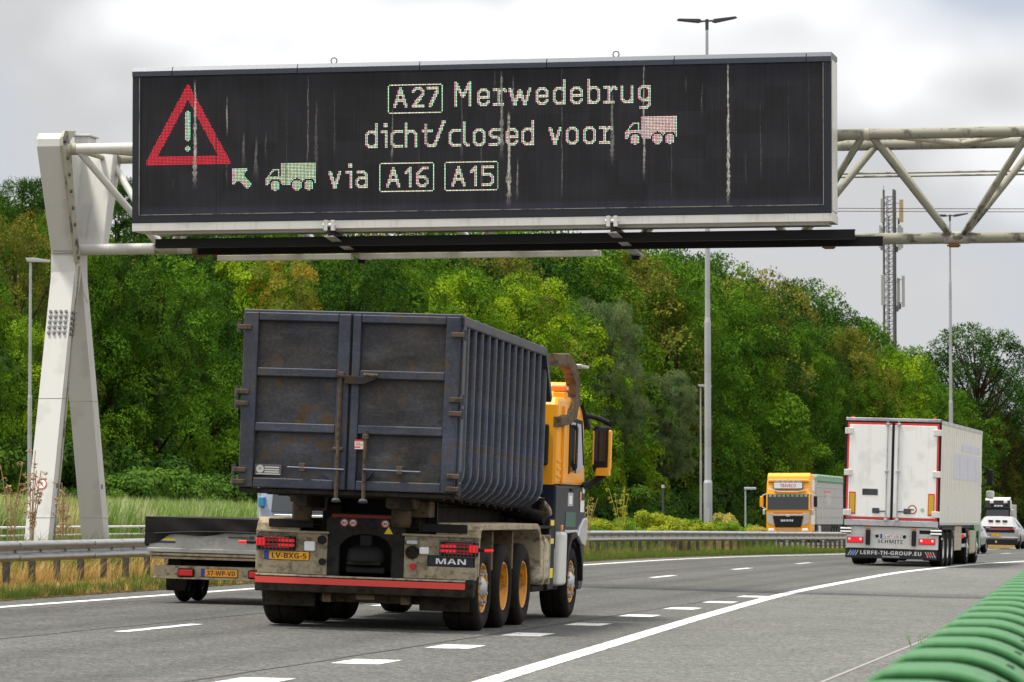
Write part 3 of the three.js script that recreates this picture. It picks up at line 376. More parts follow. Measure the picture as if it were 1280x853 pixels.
function numberPlate(par, txt, x, y, z, w = .52, h = .11, bg = '#f0a800', fg = '#15120a', band = '#1a3f9c', o = {}) { const p = part('number_plate', bx(x - w / 2, x + w / 2, y - h / 2, y + h / 2, z - .012, z - .002, .002), M.black, par); part('plate_face', plate(w * .98, h * .92, x, y, z), printed(textPlate(256, 56, txt, bg, fg, 'bold 50px sans-serif', { band, ...o })), p, { uv: true }); return p; }
const HD = 10.35, TX = -1.62, TD = 48.43;

// ---------------- the roll-off truck
{
  const t = thing('container_truck', 'yellow and navy four-axle truck carrying the dark blue open container', 'truck');
  const wx = 1.035;
  for (const s of [-1, 1]) { wheel(t, wx * s, .52, 0, .52, .42, 'star', M.yellowRim, M.galv); wheel(t, wx * s, .52, -1.36, .52, .42, 'deep', M.yellowRim); wheel(t, wx * s, .52, -2.68, .52, .42, 'deep', M.yellowRim); wheel(t, 1.05 * s, .5, -6.35, .5, .36, 'star', M.yellowRim); }
  part('axle', [0, -1.36, -2.68, -6.35].map((z) => [rod([-.9, .52, z], [.9, .52, z], .1, 10), new THREE.SphereGeometry(.22, 12, 8).translate(0, .52, z)]), M.blackDusty, t);
  part('chassis_rail', [bx(-.46, -.36, .78, 1.08, -7, .62), bx(.36, .46, .78, 1.08, -7, .62), ...[.2, -.7, -2, -3.4, -5].map((z) => bx(-.36, .36, .8, 1.05, z - .08, z))], M.blackDusty, t);
  part('hook_frame', [bx(-.56, -.34, 1.1, 1.46, -5.0, .45), bx(.34, .56, 1.1, 1.46, -5.0, .45), bx(-.5, .5, 1.15, 1.4, -4.9, -4.4), bx(-.2, .2, 1.2, 1.5, -4.6, -.9)], M.blackDusty, t);
  for (const [x0, x1, y0] of [[-.88, -.62, 1.36], [.22, .56, 1.32]]) { const r = part('roller_bracket', [bx(x0, x1, y0 + .12, y0 + .3, .35, .75, .02), bx(x0 + .02, x1 + .12, y0 + .02, y0 + .22, .2, .5, .02)], M.mudBrown, t); part('roller', lathe([[.02, -.12], [.1, -.12], [.115, -.06], [.115, .06], [.1, .12], [.02, .12]], 'y', [(x0 + x1) / 2, y0 + .02, .66], 16), M.rusty, r); }
  part('rear_cross_wall', [bx(-1.15, 1.15, .68, 1.2, .3, .34, .004), bx(-.62, .7, 1.1, 1.62, .1, .14, .004)], M.blackSteel, t);
  // fenders over the three rear axles
  const F = [[.62, .66], [.62, 1.12], [.58, 1.22], [.48, 1.29], [-3.3, 1.29], [-3.48, 1.24], [-3.6, 1.1], [-3.64, .74]], Fi = [[-3.57, .74], [-3.53, 1.07], [-3.44, 1.17], [-3.3, 1.215], [.46, 1.215], [.52, 1.17], [.55, 1.1], [.55, .66]];
  for (const s of [-1, 1]) {
    const f = part('fender', side([...F, ...Fi], s > 0 ? .78 : -1.28, s > 0 ? 1.28 : -.78, .012), M.mud, t);
    part('fender_divider', [-.68, -2.02].map((z) => bx(s * .82, s * 1.2, .72, 1.2, z - .05, z + .05, .01)), M.mudBrown, f);
    part('inner_guard', bx(s * .8, s * .83, .5, 1.2, -3.5, .5, .004), M.blackDusty, f);
    part('fender_slot', bx(s * .62, s * 1.14, 1.175, 1.275, .6, .635, .01), M.black, f);
    part('mud_flap', bx(s * .6, s * 1.17, .24, .68, .5, .52, .004), M.blackDusty, t);
  }
  // rear lamp panels
  const pl = part('lamp_panel', [bx(-1.24, -.44, .62, 1.13, .64, .69, .012), bx(-1.26, -.42, 1.115, 1.14, .63, .73, .004)], M.panelMud = mat(.50, .46, .375, .85, 0, { map: mudTex }), t), pr = part('lamp_panel', [bx(.44, 1.27, .62, 1.14, .64, .69, .012), bx(.42, 1.3, 1.125, 1.15, .63, .73, .004)], M.panelMud, t);
  for (const s of [-1, 1]) {
    const P0 = s < 0 ? pl : pr, a = s < 0 ? -1.25 : .85, b = s < 0 ? -.80 : 1.29;
    const L = part('tail_lamp', bx(a, b, .905, 1.07, .69, .74, .01), M.black, P0);
    const [oi, ii] = s < 0 ? [[a, a + .10], [b - .19, b - .01]] : [[b - .10, b], [a + .01, a + .19]];
    part('lamp_lens', bx(oi[0], oi[1], .95, 1.04, .735, .757, .01), M.redGlow, L); part('lamp_lens', [bx(ii[0], ii[1], 1.0, 1.035, .735, .757, .006), bx(ii[0], ii[1], .945, .98, .735, .757, .006)], M.redGlow, L); part('lamp_lens', [bx(a + .08, b - .06, 1.037, 1.057, .735, .75, .003), bx(a + .08, b - .06, .925, .942, .735, .75, .003), bx(a + .1, b - .1, .95, .978, .735, .748, .003), bx(a + .1, b - .1, 1.002, 1.03, .735, .748, .003)], M.red, L);
    part('lamp_guard', [...range(a + .02, b, .044).map((x) => bx(x, x + .009, .895, 1.085, .762, .772, 0)), bx(a, b, 1.08, 1.09, .758, .768, 0), bx(a, b, .89, .9, .758, .768, 0)], M.galvDark, L);
    const g = part('marker_arm', rod([s * 1.26, .985, .72], [s * 1.36, .985, .72], .022, 8), M.black, t); part('marker_lens', bx(s * 1.36, s * 1.46, .965, 1.0, .7, .74, .012), M.redGlow, g);
  }
  part('reversing_lamp', [bx(-.70, -.57, .90, 1.02, .69, .74, .02)], M.whiteLamp, pl); part('reversing_lamp', bx(.62, .73, .91, 1.0, .69, .74, .02), M.whiteLamp, pr);
  part('socket', disc(.05, -.5, 1.04, .70, .05), M.black, pl); part('socket', disc(.04, -.49, .78, .70, .05), M.black, pl); part('socket', disc(.078, .535, .93, .70, .04), M.blackDusty, pr); part('socket', disc(.03, .55, .77, .71, .05), M.blackDusty, pr); part('socket_cap', disc(.035, .55, .765, .735, .03), M.red, pr); part('socket_cap', bx(.47, .6, 1.02, 1.08, .69, .74, .015), M.silver, pr);
  numberPlate(pl, 'LV-BXG-5', -.90, .84, .706, .52, .105);
  part('maker_plate', bx(.71, 1.25, .775, .905, .685, .70, .004), M.navy, pr); part('maker_letters', plate(.50, .115, .98, .84, .7025), printed(textPlate(256, 64, 'MAN', '#0c1018', '#e8eaec', 'bold 52px sans-serif', { stretch: true, fill: .74 })), pr, { uv: true });
  // coupling
  const s1 = new THREE.Shape(); s1.moveTo(-.45, .62); s1.lineTo(-.45, 1.28); s1.lineTo(-.38, 1.36); s1.lineTo(.37, 1.36); s1.lineTo(.43, 1.28); s1.lineTo(.43, .62); s1.lineTo(.3, .62); s1.lineTo(.3, .95); s1.quadraticCurveTo(.26, 1.12, 0, 1.13); s1.quadraticCurveTo(-.27, 1.12, -.31, .95); s1.lineTo(-.31, .62);
  const cp = part('coupling_plate', new THREE.ExtrudeGeometry(s1, { depth: .05, bevelEnabled: true, bevelSize: .01, bevelThickness: .01, bevelSegments: 1 }).translate(0, 0, .62), mat(.035, .036, .04, .6, 0, { map: mudTex }), t);
  part('reflector_strip', bx(-.40, .38, 1.315, 1.355, .68, .69, .003), mat(.20, .025, .02, .5), cp);
  part('coupling', [lathe([[.2, -.09], [.22, -.06], [.2, .06], [.12, .11], [.02, .11]], 'y', [0, .88, .66], 20), bx(-.07, .07, .96, 1.12, .6, .7, .02), bx(-.22, .22, .66, .74, .55, .7, .02)], M.blackSteel, t); part('coupling_lip', bx(-.19, .19, .76, .80, .72, .82, .02), M.blackDusty, t);
  const lim = textPlate(64, 64, '80', '#e9e4de', '#26262a', 'bold 30px sans-serif', { more: (g) => { g.strokeStyle = '#b03434'; g.lineWidth = 9; g.beginPath(); g.arc(32, 32, 27, 0, 7); g.stroke(); } });
  for (const x of [-.255, -.155, .215]) part('speed_sticker', new THREE.CircleGeometry(.048, 20).translate(x, 1.255, .684), printed(lim), cp, { uv: true });
  part('warning_sticker', new THREE.CircleGeometry(.058, 3).rotateZ(Math.PI / 2).translate(.255, 1.165, .684), M.yellowSticker, cp);
  // underrun bumper
  const bu = part('bumper', [bx(-1.25, 1.25, .41, .615, .62, .76, .02), bx(1.17, 1.255, .42, .63, .6, .765, .02)], M.blackDusty, t); part('reflector_stripe', bx(-1.245, 1.16, .51, .585, .758, .764, .002), mat(.68, .07, .055, .45), bu); part('bumper_edge', bx(-1.24, 1.16, .598, .618, .70, .766, .004), M.cream, bu);
  part('underrun_bracket', [bx(-.5, -.4, .3, .8, .3, .6), bx(.4, .5, .3, .8, .3, .6), bx(-.1, .12, .34, .42, .55, .68, .02), bx(-.6, .6, .3, .4, .2, .3, .02)], M.mudBrown, t);
  // right side between the axles and the cab
  for (const s of [-1, 1]) {
    const k = (a, b) => s > 0 ? [a, b] : [-b, -a];
    part('fuel_tank', [bx(...k(.72, 1.25), .5, 1.13, -4.55, -3.76, .11)], M.cream, t); part('tank_strap', [-3.95, -4.38].map((z) => bx(...k(.70, 1.262), .49, 1.142, z - .025, z + .025, .1)), M.mud, t);
    part('side_box', bx(...k(.88, 1.27), .46, 1.18, -5.64, -5.08, .05), M.whiteMetal, t); part('step_post', bx(...k(.9, 1.2), .42, 1.35, -5.04, -4.62, .01), M.black, t);
    for (const y of [1.29, 1.05, .66]) part('hazard_mark', bx(...k(1.1, 1.206), y - (y < 1 ? .09 : .03), y + .04, -4.95, -4.7, .003), M.yellowSticker, t);
    part('tool_shelf', [bx(...k(.7, 1.22), 1.22, 1.26, -4.7, -3.68, .01), bx(...k(.5, 1.15), .40, .48, -5.7, -3.8, .02), bx(...k(.55, .95), .55, 1.3, -5.5, -4.7, .03)], M.blackDusty, t);
    part('side_guard', bx(...k(1.2, 1.25), .74, .92, -3.72, -3.62, .01), M.cream, t);
  }
  part('exhaust_stack', [rod([.85, 1.2, -4.75], [.85, 1.75, -4.75], .1, 12), rod([.6, 1.45, -4.75], [1.15, 1.35, -4.6], .09, 10), rod([1.05, 1.2, -4.85], [1.05, 1.62, -4.8], .05, 8)], M.blackDusty, t); part('air_hose', [pipe([[.9, 1.7, -4.7], [1.12, 1.5, -4.9], [1.1, 1.25, -5.2]], .035, 6), pipe([[.7, 1.75, -4.7], [1.0, 1.35, -4.85], [1.18, 1.2, -5.1]], .025, 6)], M.mud, t);
  // cab
  const cu = part('cab', side([[-5.0, 1.8], [-5.0, 2.86], [-5.08, 2.96], [-6.5, 3.0], [-6.95, 2.86], [-7.12, 2.65], [-7.34, 1.8]].reverse(), -1.2, 1.2, .05), M.yellow, t);
  part('roof_deflector', side([[-6.0, 2.98], [-6.55, 3.2], [-6.85, 3.15], [-7.08, 2.95], [-7.05, 2.84], [-6.3, 2.9]], -1.1, 1.1, .05), M.yellow, cu);
  part('corner_trim', [side([[-5.35, 1.82], [-5.35, 2.85], [-5.5, 2.85], [-5.5, 1.82]], 1.195, 1.235, .01), ...[1.9, 2.0, 2.1].map((y) => bx(1.2, 1.215, y, y + .03, -5.3, -5.05, .004))], M.yellow, cu);
  part('rear_wall_box', [bx(.6, 1.1, 2.05, 2.6, -4.99, -4.9, .03)], M.black, cu);
  const lo = part('lower_cab', side([[-5.0, 1.795], [-7.345, 1.795], [-7.42, 1.2], [-7.42, .5], [-7.3, .38], [-7.02, .38], [-6.96, .62], [-6.8, .9], [-6.55, 1.06], [-6.2, 1.08], [-5.9, .95], [-5.74, .75], [-5.7, .9], [-5.0, .95]].reverse(), -1.205, 1.205, .03), M.navy, t);
  part('wheel_arch', side([[-7.0, .5], [-6.93, .75], [-6.72, 1.0], [-6.4, 1.1], [-6.1, 1.06], [-5.85, .86], [-5.72, .6], [-5.66, .6], [-5.8, .95], [-6.06, 1.13], [-6.4, 1.17], [-6.76, 1.06], [-7.0, .78], [-7.06, .5]], 1.0, 1.26, .01), M.black, lo);
  for (const s of [-1, 1]) { const k = (a, b) => s > 0 ? [a, b] : [-b, -a]; const gl = part('side_window', side([[-6.02, 1.98], [-5.98, 2.66], [-6.86, 2.64], [-7.06, 2.25], [-7.1, 2.08], [-6.8, 1.98]].reverse(), ...k(1.19, 1.208)), M.glass, cu); part('window_frame', [bx(...k(1.196, 1.215), 1.97, 2.68, -6.48, -6.44, .003), side([[-5.94, 1.95], [-5.92, 2.72], [-6.9, 2.69], [-7.14, 2.1], [-7.1, 2.08], [-6.86, 2.64], [-5.98, 2.66], [-6.02, 1.98]].reverse(), ...k(1.192, 1.214))], M.black, gl);
    part('door_handle', bx(...k(1.205, 1.225), 1.72, 1.76, -6.3, -6.1, .008), M.black, lo);
    const m = part('mirror', bx(...k(1.31, 1.53), 2.0, 2.64, -7.31, -7.16, .05), M.black, t); part('mirror_glass', bx(...k(1.335, 1.48), 2.14, 2.58, -7.165, -7.152, .01), M.glass, m); part('mirror_trim', [bx(...k(1.505, 1.55), 2.03, 2.58, -7.29, -7.17, .02), side([[-7.3, 1.95], [-7.3, 2.09], [-7.16, 2.06], [-7.16, 1.95]], ...k(1.36, 1.54), .015), bx(...k(1.315, 1.335), 2.1, 2.56, -7.2, -7.14, .005)], M.yellow, m);
    part('mirror_arm', [pipe([[s * 1.15, 2.78, -7.0], [s * 1.35, 2.74, -7.2], [s * 1.5, 2.68, -7.26]], .035, 8)], M.black, m); part('mirror_arm', pipe([[s * 1.18, 1.80, -7.15], [s * 1.3, 1.84, -7.25], [s * 1.45, 1.97, -7.26]], .05, 8), M.black, m);
    part('step', [bx(...k(1.1, 1.235), 1.15, 1.2, -6.7, -5.75, .02), side([[-7.42, 1.36], [-7.2, 1.36], [-6.85, 1.24], [-6.72, 1.12], [-7.0, 1.02], [-7.3, .98], [-7.44, 1.1]], ...k(1.12, 1.24), .015)], M.silver, lo);
  }
  part('sticker', bx(1.204, 1.209, 1.52, 1.70, -6.35, -5.95, .001), M.greyTarp, lo); part('sticker', [bx(1.207, 1.211, 1.24, 1.44, -6.6, -5.8, .001)], mat(.03, .10, .07, .5), lo); part('sticker', [bx(1.21, 1.213, 1.55, 1.66, -6.25, -6.02, .001), bx(1.209, 1.213, 1.44, 1.6, -7.25, -6.95, .001), bx(1.209, 1.213, 1.7, 1.78, -7.25, -7.1, .001)], M.white, lo); part('sticker', bx(1.21, 1.214, 1.6, 1.72, -7.0, -6.88, .001), M.orangeLamp, lo);
  part('sun_visor', side([[-6.75, 2.9], [-7.4, 2.72], [-7.46, 2.58], [-7.3, 2.62], [-6.95, 2.78]], -1.18, 1.24, .02), M.black, cu);
  part('windscreen', beam([0, 1.86, -7.335], [0, 2.62, -7.14], 2.1, .02).translate(0, 0, -.01), M.glass, cu);
  part('beacon', [bx(.98, 1.2, 3.05, 3.14, -5.85, -5.6, .03)], M.orangeLamp, t); part('beacon_base', [bx(1.02, 1.19, 2.9, 3.05, -5.8, -5.6, .02)], M.yellow, t);
  part('side_marker', bx(1.25, 1.28, 1.2, 1.27, -5.2, -5.1, .01), M.orangeLamp, t);
  part('cover_arm', side([[-4.6, 3.52], [-5.5, 3.56], [-6.05, 3.44], [-6.4, 3.2], [-6.45, 2.95], [-6.2, 2.70], [-5.8, 2.62], [-5.0, 2.56], [-5.0, 2.70], [-5.6, 2.76], [-5.92, 2.86], [-6.05, 3.0], [-6.0, 3.16], [-5.78, 3.3], [-5.4, 3.38], [-4.6, 3.36]], 1.12, 1.25, .02), M.mudBrown, t); part('cover_arm_tip', bx(1.12, 1.3, 3.40, 3.44, -6.75, -6.1, .01), M.silver, t);
  place(t, TX, TD, HD, .034, .001); t.scale.set(1.045, .985, 1);

  // ---------------- the container on its back
  const c = thing('open_container', 'dark blue ribbed open-top container with scuffed rear doors on the truck', 'container'), K = M.containerFrame;
  const zr = 2.98, zf = -3.05, H = 2.06;
  part('floor', [front([[-.95, .0], [.95, .0], [1.0, .05], [-1.0, .05]].reverse(), zf, zr), bx(-.58, -.46, -.2, .0, zf + .1, zr - .05, .01), bx(.46, .58, -.2, .0, zf + .1, zr - .05, .01), ...range(zf + .3, zr, .55).map((z) => bx(-.95, .95, -.07, .0, z - .04, z + .04, .005))], M.blackDusty, c);
  for (const s of [-1, 1]) {
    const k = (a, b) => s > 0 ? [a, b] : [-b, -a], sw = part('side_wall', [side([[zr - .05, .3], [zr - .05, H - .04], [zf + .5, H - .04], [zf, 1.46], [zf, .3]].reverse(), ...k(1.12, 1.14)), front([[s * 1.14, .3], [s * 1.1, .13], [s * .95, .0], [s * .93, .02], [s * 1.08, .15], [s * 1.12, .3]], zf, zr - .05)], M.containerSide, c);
    const low = front([[s * 1.12, .32], [s * 1.235, .34], [s * 1.225, .2], [s * 1.17, .09], [s * 1.06, -.01], [s * .93, -.045], [s * .93, .0], [s * 1.08, .1]], -.05, .05, .02);
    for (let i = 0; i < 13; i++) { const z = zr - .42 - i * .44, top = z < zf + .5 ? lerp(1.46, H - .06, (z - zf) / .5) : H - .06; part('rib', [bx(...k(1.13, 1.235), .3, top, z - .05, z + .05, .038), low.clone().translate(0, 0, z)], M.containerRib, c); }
    part('top_rail', [bx(...k(1.06, 1.25), H - .1, H + .02, zf + .48, zr, .02), beam([s * 1.155, H - .03, zf + .5], [s * 1.155, 1.42, zf - .02], .19, .1)], K, c); part('corner_post', [bx(...k(1.12, 1.245), -.02, H, zr - .2, zr - .02, .015)], K, c);
  }
  part('front_wall', [bx(-1.12, 1.12, .1, 1.46, zf, zf + .03, .004), beam([0, H - .06, zf + .5], [0, 1.44, zf], 2.2, .03), bx(-1.2, 1.2, H - .1, H + .015, zf + .45, zf + .55, .01), bx(-.2, .2, .6, 1.45, zf - .08, zf, .01)], M.containerSide, c); part('hook_bar', [rod([-.2, 1.45, zf - .12], [.2, 1.45, zf - .12], .035, 10), bx(-.24, -.18, 1.3, 1.55, zf - .16, zf, .01), bx(.18, .24, 1.3, 1.55, zf - .16, zf, .01)], M.rusty, c);
  const rows = [[.115, .66], [.765, 1.31], [1.41, 1.965]];
  for (const s of [-1, 1]) {
    const [xo, xi, po, pi] = s < 0 ? [-1.225, -.012, -1.06, -.15] : [1.215, .012, 1.06, .105], lo = (a, b) => [Math.min(a, b), Math.max(a, b)];
    const d = part('door', [bx(...lo(xo, po), 0, H, zr - .03, zr + .06, .014), bx(...lo(xi, pi), 0, H, zr - .03, zr + .06, .014), ...[[0, .115], [.66, .765], [1.31, 1.41], [1.965, H]].map(([a, b]) => bx(...lo(po, pi), a, b, zr - .03, zr + .055, .014))], K, c);
    rows.forEach(([a, b]) => { const g = new THREE.PlaneGeometry(Math.abs(po - pi) + .02, b - a + .02, 16, 10), p = g.attributes.position, q = rows.length + a * 7 + s; for (let i = 0; i < p.count; i++) { const x = p.getX(i), y = p.getY(i), e = Math.min(1, (Math.abs(po - pi) / 2 - Math.abs(x)) * 8, ((b - a) / 2 - Math.abs(y)) * 8); p.setZ(i, e * ((fbm(x * 3 + q, y * 4 + q, 2, 3) - .5) * .07)); } g.computeVertexNormals(); part('panel', g.translate((po + pi) / 2, (a + b) / 2, zr - .02), M.container, d); });
    for (const y of s < 0 ? [1.88, 1.12, .98, .2, .06] : [1.85, 1.09, .93, .2, .05]) { const h = part('hinge', [bx(...lo(xo + s * .06, xo - s * .09), y - .03, y + .03, zr + .03, zr + .09, .012)], M.rusty, d); part('hinge_pin', rod([xo + s * .05, y - .06, zr + .05], [xo + s * .05, y + .06, zr + .05], .028, 8), K, h); }
    const hx = s < 0 ? [-.66, -.02] : [.2, .84]; part('lock_handle', rod([hx[0], .245, zr + .1], [hx[1], .235, zr + .1], .013, 8), mat(.08, .09, .13, .35, .4), d); part('handle_bracket', bx((hx[0] + hx[1]) / 2 - .19 * (s < 0 ? 1 : -.25), (hx[0] + hx[1]) / 2 - .19 * (s < 0 ? 1 : -.25) + .07, .2, .3, zr + .03, zr + .11, .01), M.rusty, d); part('gusset', front(s < 0 ? [[-.14, .08], [-.14, .2], [-.28, .2]] : [[.17, .06], [.17, .22], [.3, .22]], zr + .0, zr + .05), K, d);
  }
  part('door_seal', bx(-.03, .03, 0, H, zr - .02, zr + .03, .004), M.black, c); part('rear_header', bx(-1.24, 1.24, H - .02, H + .035, zr - .16, zr + .03, .015), K, c); part('rear_sill', bx(-1.22, 1.22, -.06, -.005, zr - .3, zr + .02, .01), M.blackDusty, c);
  part('lock_rod', [rod([-.10, -.1, zr + .085], [-.10, 1.36, zr + .085], .024, 8), bx(-.14, -.06, 1.3, 1.38, zr + .05, zr + .11, .01), bx(-.16, -.04, .46, .5, zr + .04, zr + .1, .01)], M.rusty, c); part('latch_plate', [front([[-.16, 1.345], [.3, 1.33], [.3, 1.30], [.17, 1.24], [-.05, 1.24], [-.05, 1.31], [-.16, 1.31]], zr + .06, zr + .12, .006)], mat(.09, .085, .085, .6, 0, { map: rustTex }), c); part('latch_bolt', rod([.16, 1.35, zr + .1], [.32, 1.345, zr + .1], .024, 8), M.rusty, c);
  part('lock_rod', [rod([.205, -.12, zr + .075], [.205, .7, zr + .075], .022, 8), bx(.17, .24, .6, .66, zr + .05, zr + .1, .01)], M.rusty, c);
  for (const x of [-.1, .205]) part('rod_foot', [lathe([[.001, .03], [.04, .02], [.06, -.02], [.001, -.03]], 'y', [x, -.12, zr + .08], 12)], M.galvDark, c);
  part('label_sticker', plate(.105, .11, .135, .54, zr + .064), printed(canvasTex(64, 64, (g) => { g.fillStyle = '#cfc4bd'; g.fillRect(0, 0, 64, 64); g.fillStyle = '#b5352c'; g.fillRect(0, 0, 64, 12); g.fillRect(6, 20, 30, 6); g.fillRect(6, 32, 50, 6); g.fillRect(0, 46, 40, 10); })), c, { uv: true });
  part('painted_mark', plate(.30, .125, -.895, .215, zr + .03), printed(canvasTex(128, 52, (g) => { g.fillStyle = '#4b4c52'; g.fillRect(0, 0, 128, 52); g.fillStyle = '#b5b3ac'; g.beginPath(); g.arc(25, 24, 19, 0, 7); g.fill(); for (const y of [12, 24, 35]) g.fillRect(48, y, 70, 6); g.fillRect(6, 46, 118, 5); g.fillStyle = '#8a8884'; g.beginPath(); g.arc(27, 22, 8, 0, 7); g.fill(); }), .6), c, { uv: true });
  t.updateMatrixWorld(true);
  const m = t.matrixWorld.clone().multiply(new THREE.Matrix4().makeTranslation(-.07, 1.565, -1.50)).multiply(new THREE.Matrix4().makeRotationX(-.024)); m.decompose(c.position, c.quaternion, c.scale);
}

// ---------------- flatbed trailer and the van that pulls it
{
  const t = thing('flatbed_trailer', 'small grey flatbed trailer with black net edge in the left lane', 'trailer');
  const zr = .9;
  part('tailgate', [bx(-1.05, 1.05, .70, 1.0, zr - .04, zr, .012), bx(-1.05, 1.05, .70, .76, zr, zr + .03, .01)], M.greyPanel, t); for (const s of [-1, 1]) part('side_board', bx(s * 1.05, s * 1.01, .70, 1.02, -2.6, zr - .04, .01), M.greyPanel, t); part('headboard', bx(-1.05, 1.05, .7, 1.15, -2.6, -2.56, .01), M.greyPanel, t);
  const net = new THREE.PlaneGeometry(2.18, 1, 40, 5), p = net.attributes.position; for (let i = 0; i < p.count; i++) { const x = p.getX(i), v = p.getY(i) + .5, drop = .96 + .03 * Math.sin(x * 2.3 + .5) + .02 * Math.sin(x * 7) - .05 * sstep(-.7, -.95, x) * 2; p.setXYZ(i, x, lerp(drop, 1.185, v), zr + .03 + .02 * Math.sin(x * 9 + v * 3) * (1 - v)); } net.computeVertexNormals();
  M.net2 = mat(.024, .022, .021, .9, 0, { map: grimeTex, side: THREE.DoubleSide });
  part('net_skirt', [net, bx(-1.09, 1.09, 1.15, 1.19, -2.6, zr + .03, .02), bx(-1.09, -1.03, .78, 1.19, -2.6, zr + .02, .015), bx(1.03, 1.09, .95, 1.19, -2.6, zr + .02, .015)], M.net2, t); part('net_cord', [pipe([[-.95, .955, zr + .06], [-.4, .99, zr + .065], [.1, 1.0, zr + .06], [.9, .985, zr + .06]], .013, 6)], M.blackSteel, t);
  part('tailgate_latch', [bx(.1, .42, .925, .94, zr, zr + .03, .003), bx(.4, .46, .86, .96, zr, zr + .03, .006)], M.galvDark, t); part('bed_frame', [bx(-1.06, 1.06, .655, .69, zr - .06, zr + .02, .006), bx(-1.0, 1.0, .61, .645, zr - .1, zr, .006), bx(-1.04, 1.04, .62, .7, -2.6, zr - .1, .01)], M.mud, t);
  part('sticker', plate(.27, .07, -.79, .862, zr + .003), printed(canvasTex(64, 20, (g) => { g.fillStyle = '#d6c41e'; g.fillRect(0, 0, 64, 11); g.fillStyle = '#2a3784'; g.fillRect(0, 11, 64, 9); })), t, { uv: true });
  const lb = part('lamp_bar', [bx(-.97, .97, .345, .52, zr - .12, zr - .06, .012), bx(-.97, .97, .335, .36, zr - .1, zr - .02, .006)], M.panelMud, t); for (const s of [-1, 1]) { const L = part('tail_lamp', bx(s * .62, s * .38, .365, .485, zr - .06, zr - .01, .03), M.black, lb); part('lamp_lens', bx(s * .6, s * .4, .38, .465, zr - .015, zr + .005, .025), M.red, L); }
  numberPlate(lb, '37-WP-VD', -.03, .43, zr - .045, .52, .11, '#e89a08');
  part('under_frame', [bx(-.8, .8, .45, .62, -.8, -.6, .02), bx(-.72, -.62, .42, .62, -2.6, zr - .2, .01), bx(.62, .72, .42, .62, -2.6, zr - .2, .01), pipe([[-.8, .6, zr - .3], [-.3, .5, zr - .3], [.3, .52, zr - .3], [.8, .62, zr - .3]], .05, 6), bx(-.06, .06, .42, .54, -4.2, -2.5, .01)], M.blackSteel, t);
  for (const s of [-1, 1]) { for (const z of [0, -.78]) wheel(t, s * .74, .31, z, .31, .2, 'deep', M.galvDark); part('mudguard', [side([[.42, .2], [.4, .48], [.3, .6], [-1.1, .6], [-1.15, .5], [-1.1, .56], [.28, .56], [.36, .46], [.39, .2]].reverse(), s > 0 ? .6 : -.9, s > 0 ? .9 : -.6), bx(s * .62, s * .9, .16, .42, .36, .4, .01)], M.blackDusty, t); }
  place(t, -3.89, 57.35, 9.8, .028);

  const v = thing('van', 'grey blue van pulling the flatbed trailer, half hidden behind the container truck', 'van');
  part('body', side([[0, .35], [.02, .9], [-.02, 1.3], [-.22, 2.0], [-.4, 2.08], [-3.1, 2.08], [-3.75, 1.35], [-4.6, 1.1], [-4.75, .8], [-4.75, .35]], -.97, .97, .1), M.vanBlue, v);
  part('rear_window', beam([0, 1.27, .005], [0, 1.78, -.145], 1.5, .03), M.glass, v); for (const s of [-1, 1]) { part('side_window', side([[-.55, 1.32], [-.65, 1.88], [-3.0, 1.88], [-3.4, 1.35]].reverse(), s > 0 ? .955 : -.985, s > 0 ? .985 : -.955), M.glass, v); part('tail_lamp', bx(s * .86, s * .965, 1.34, 1.5, -.12, .02, .02), s < 0 ? mat(.05, .22, .42, .3) : M.red, v); const m = part('mirror', bx(s * 1.0, s * 1.2, 1.22, 1.4, -3.35, -3.2, .06), M.white, v); part('mirror_arm', bx(s * .93, s * 1.02, 1.25, 1.32, -3.32, -3.24, .01), M.black, m); for (const z of [-.85, -3.75]) wheel(v, s * .84, .33, z, .33, .22, 'deep', M.silver); }
  part('chrome_strip', bx(-.7, .7, 1.2, 1.235, 0, .035, .01), M.chrome, v); part('bumper', bx(-.95, .95, .35, .6, -.05, .09, .05), M.black, v); part('roof_rail', [bx(-.8, -.76, 2.08, 2.14, -3, -.5, .01), bx(.76, .8, 2.08, 2.14, -3, -.5, .01)], M.black, v);
  place(v, -2.98, 62.4, 9.8, .026);
}

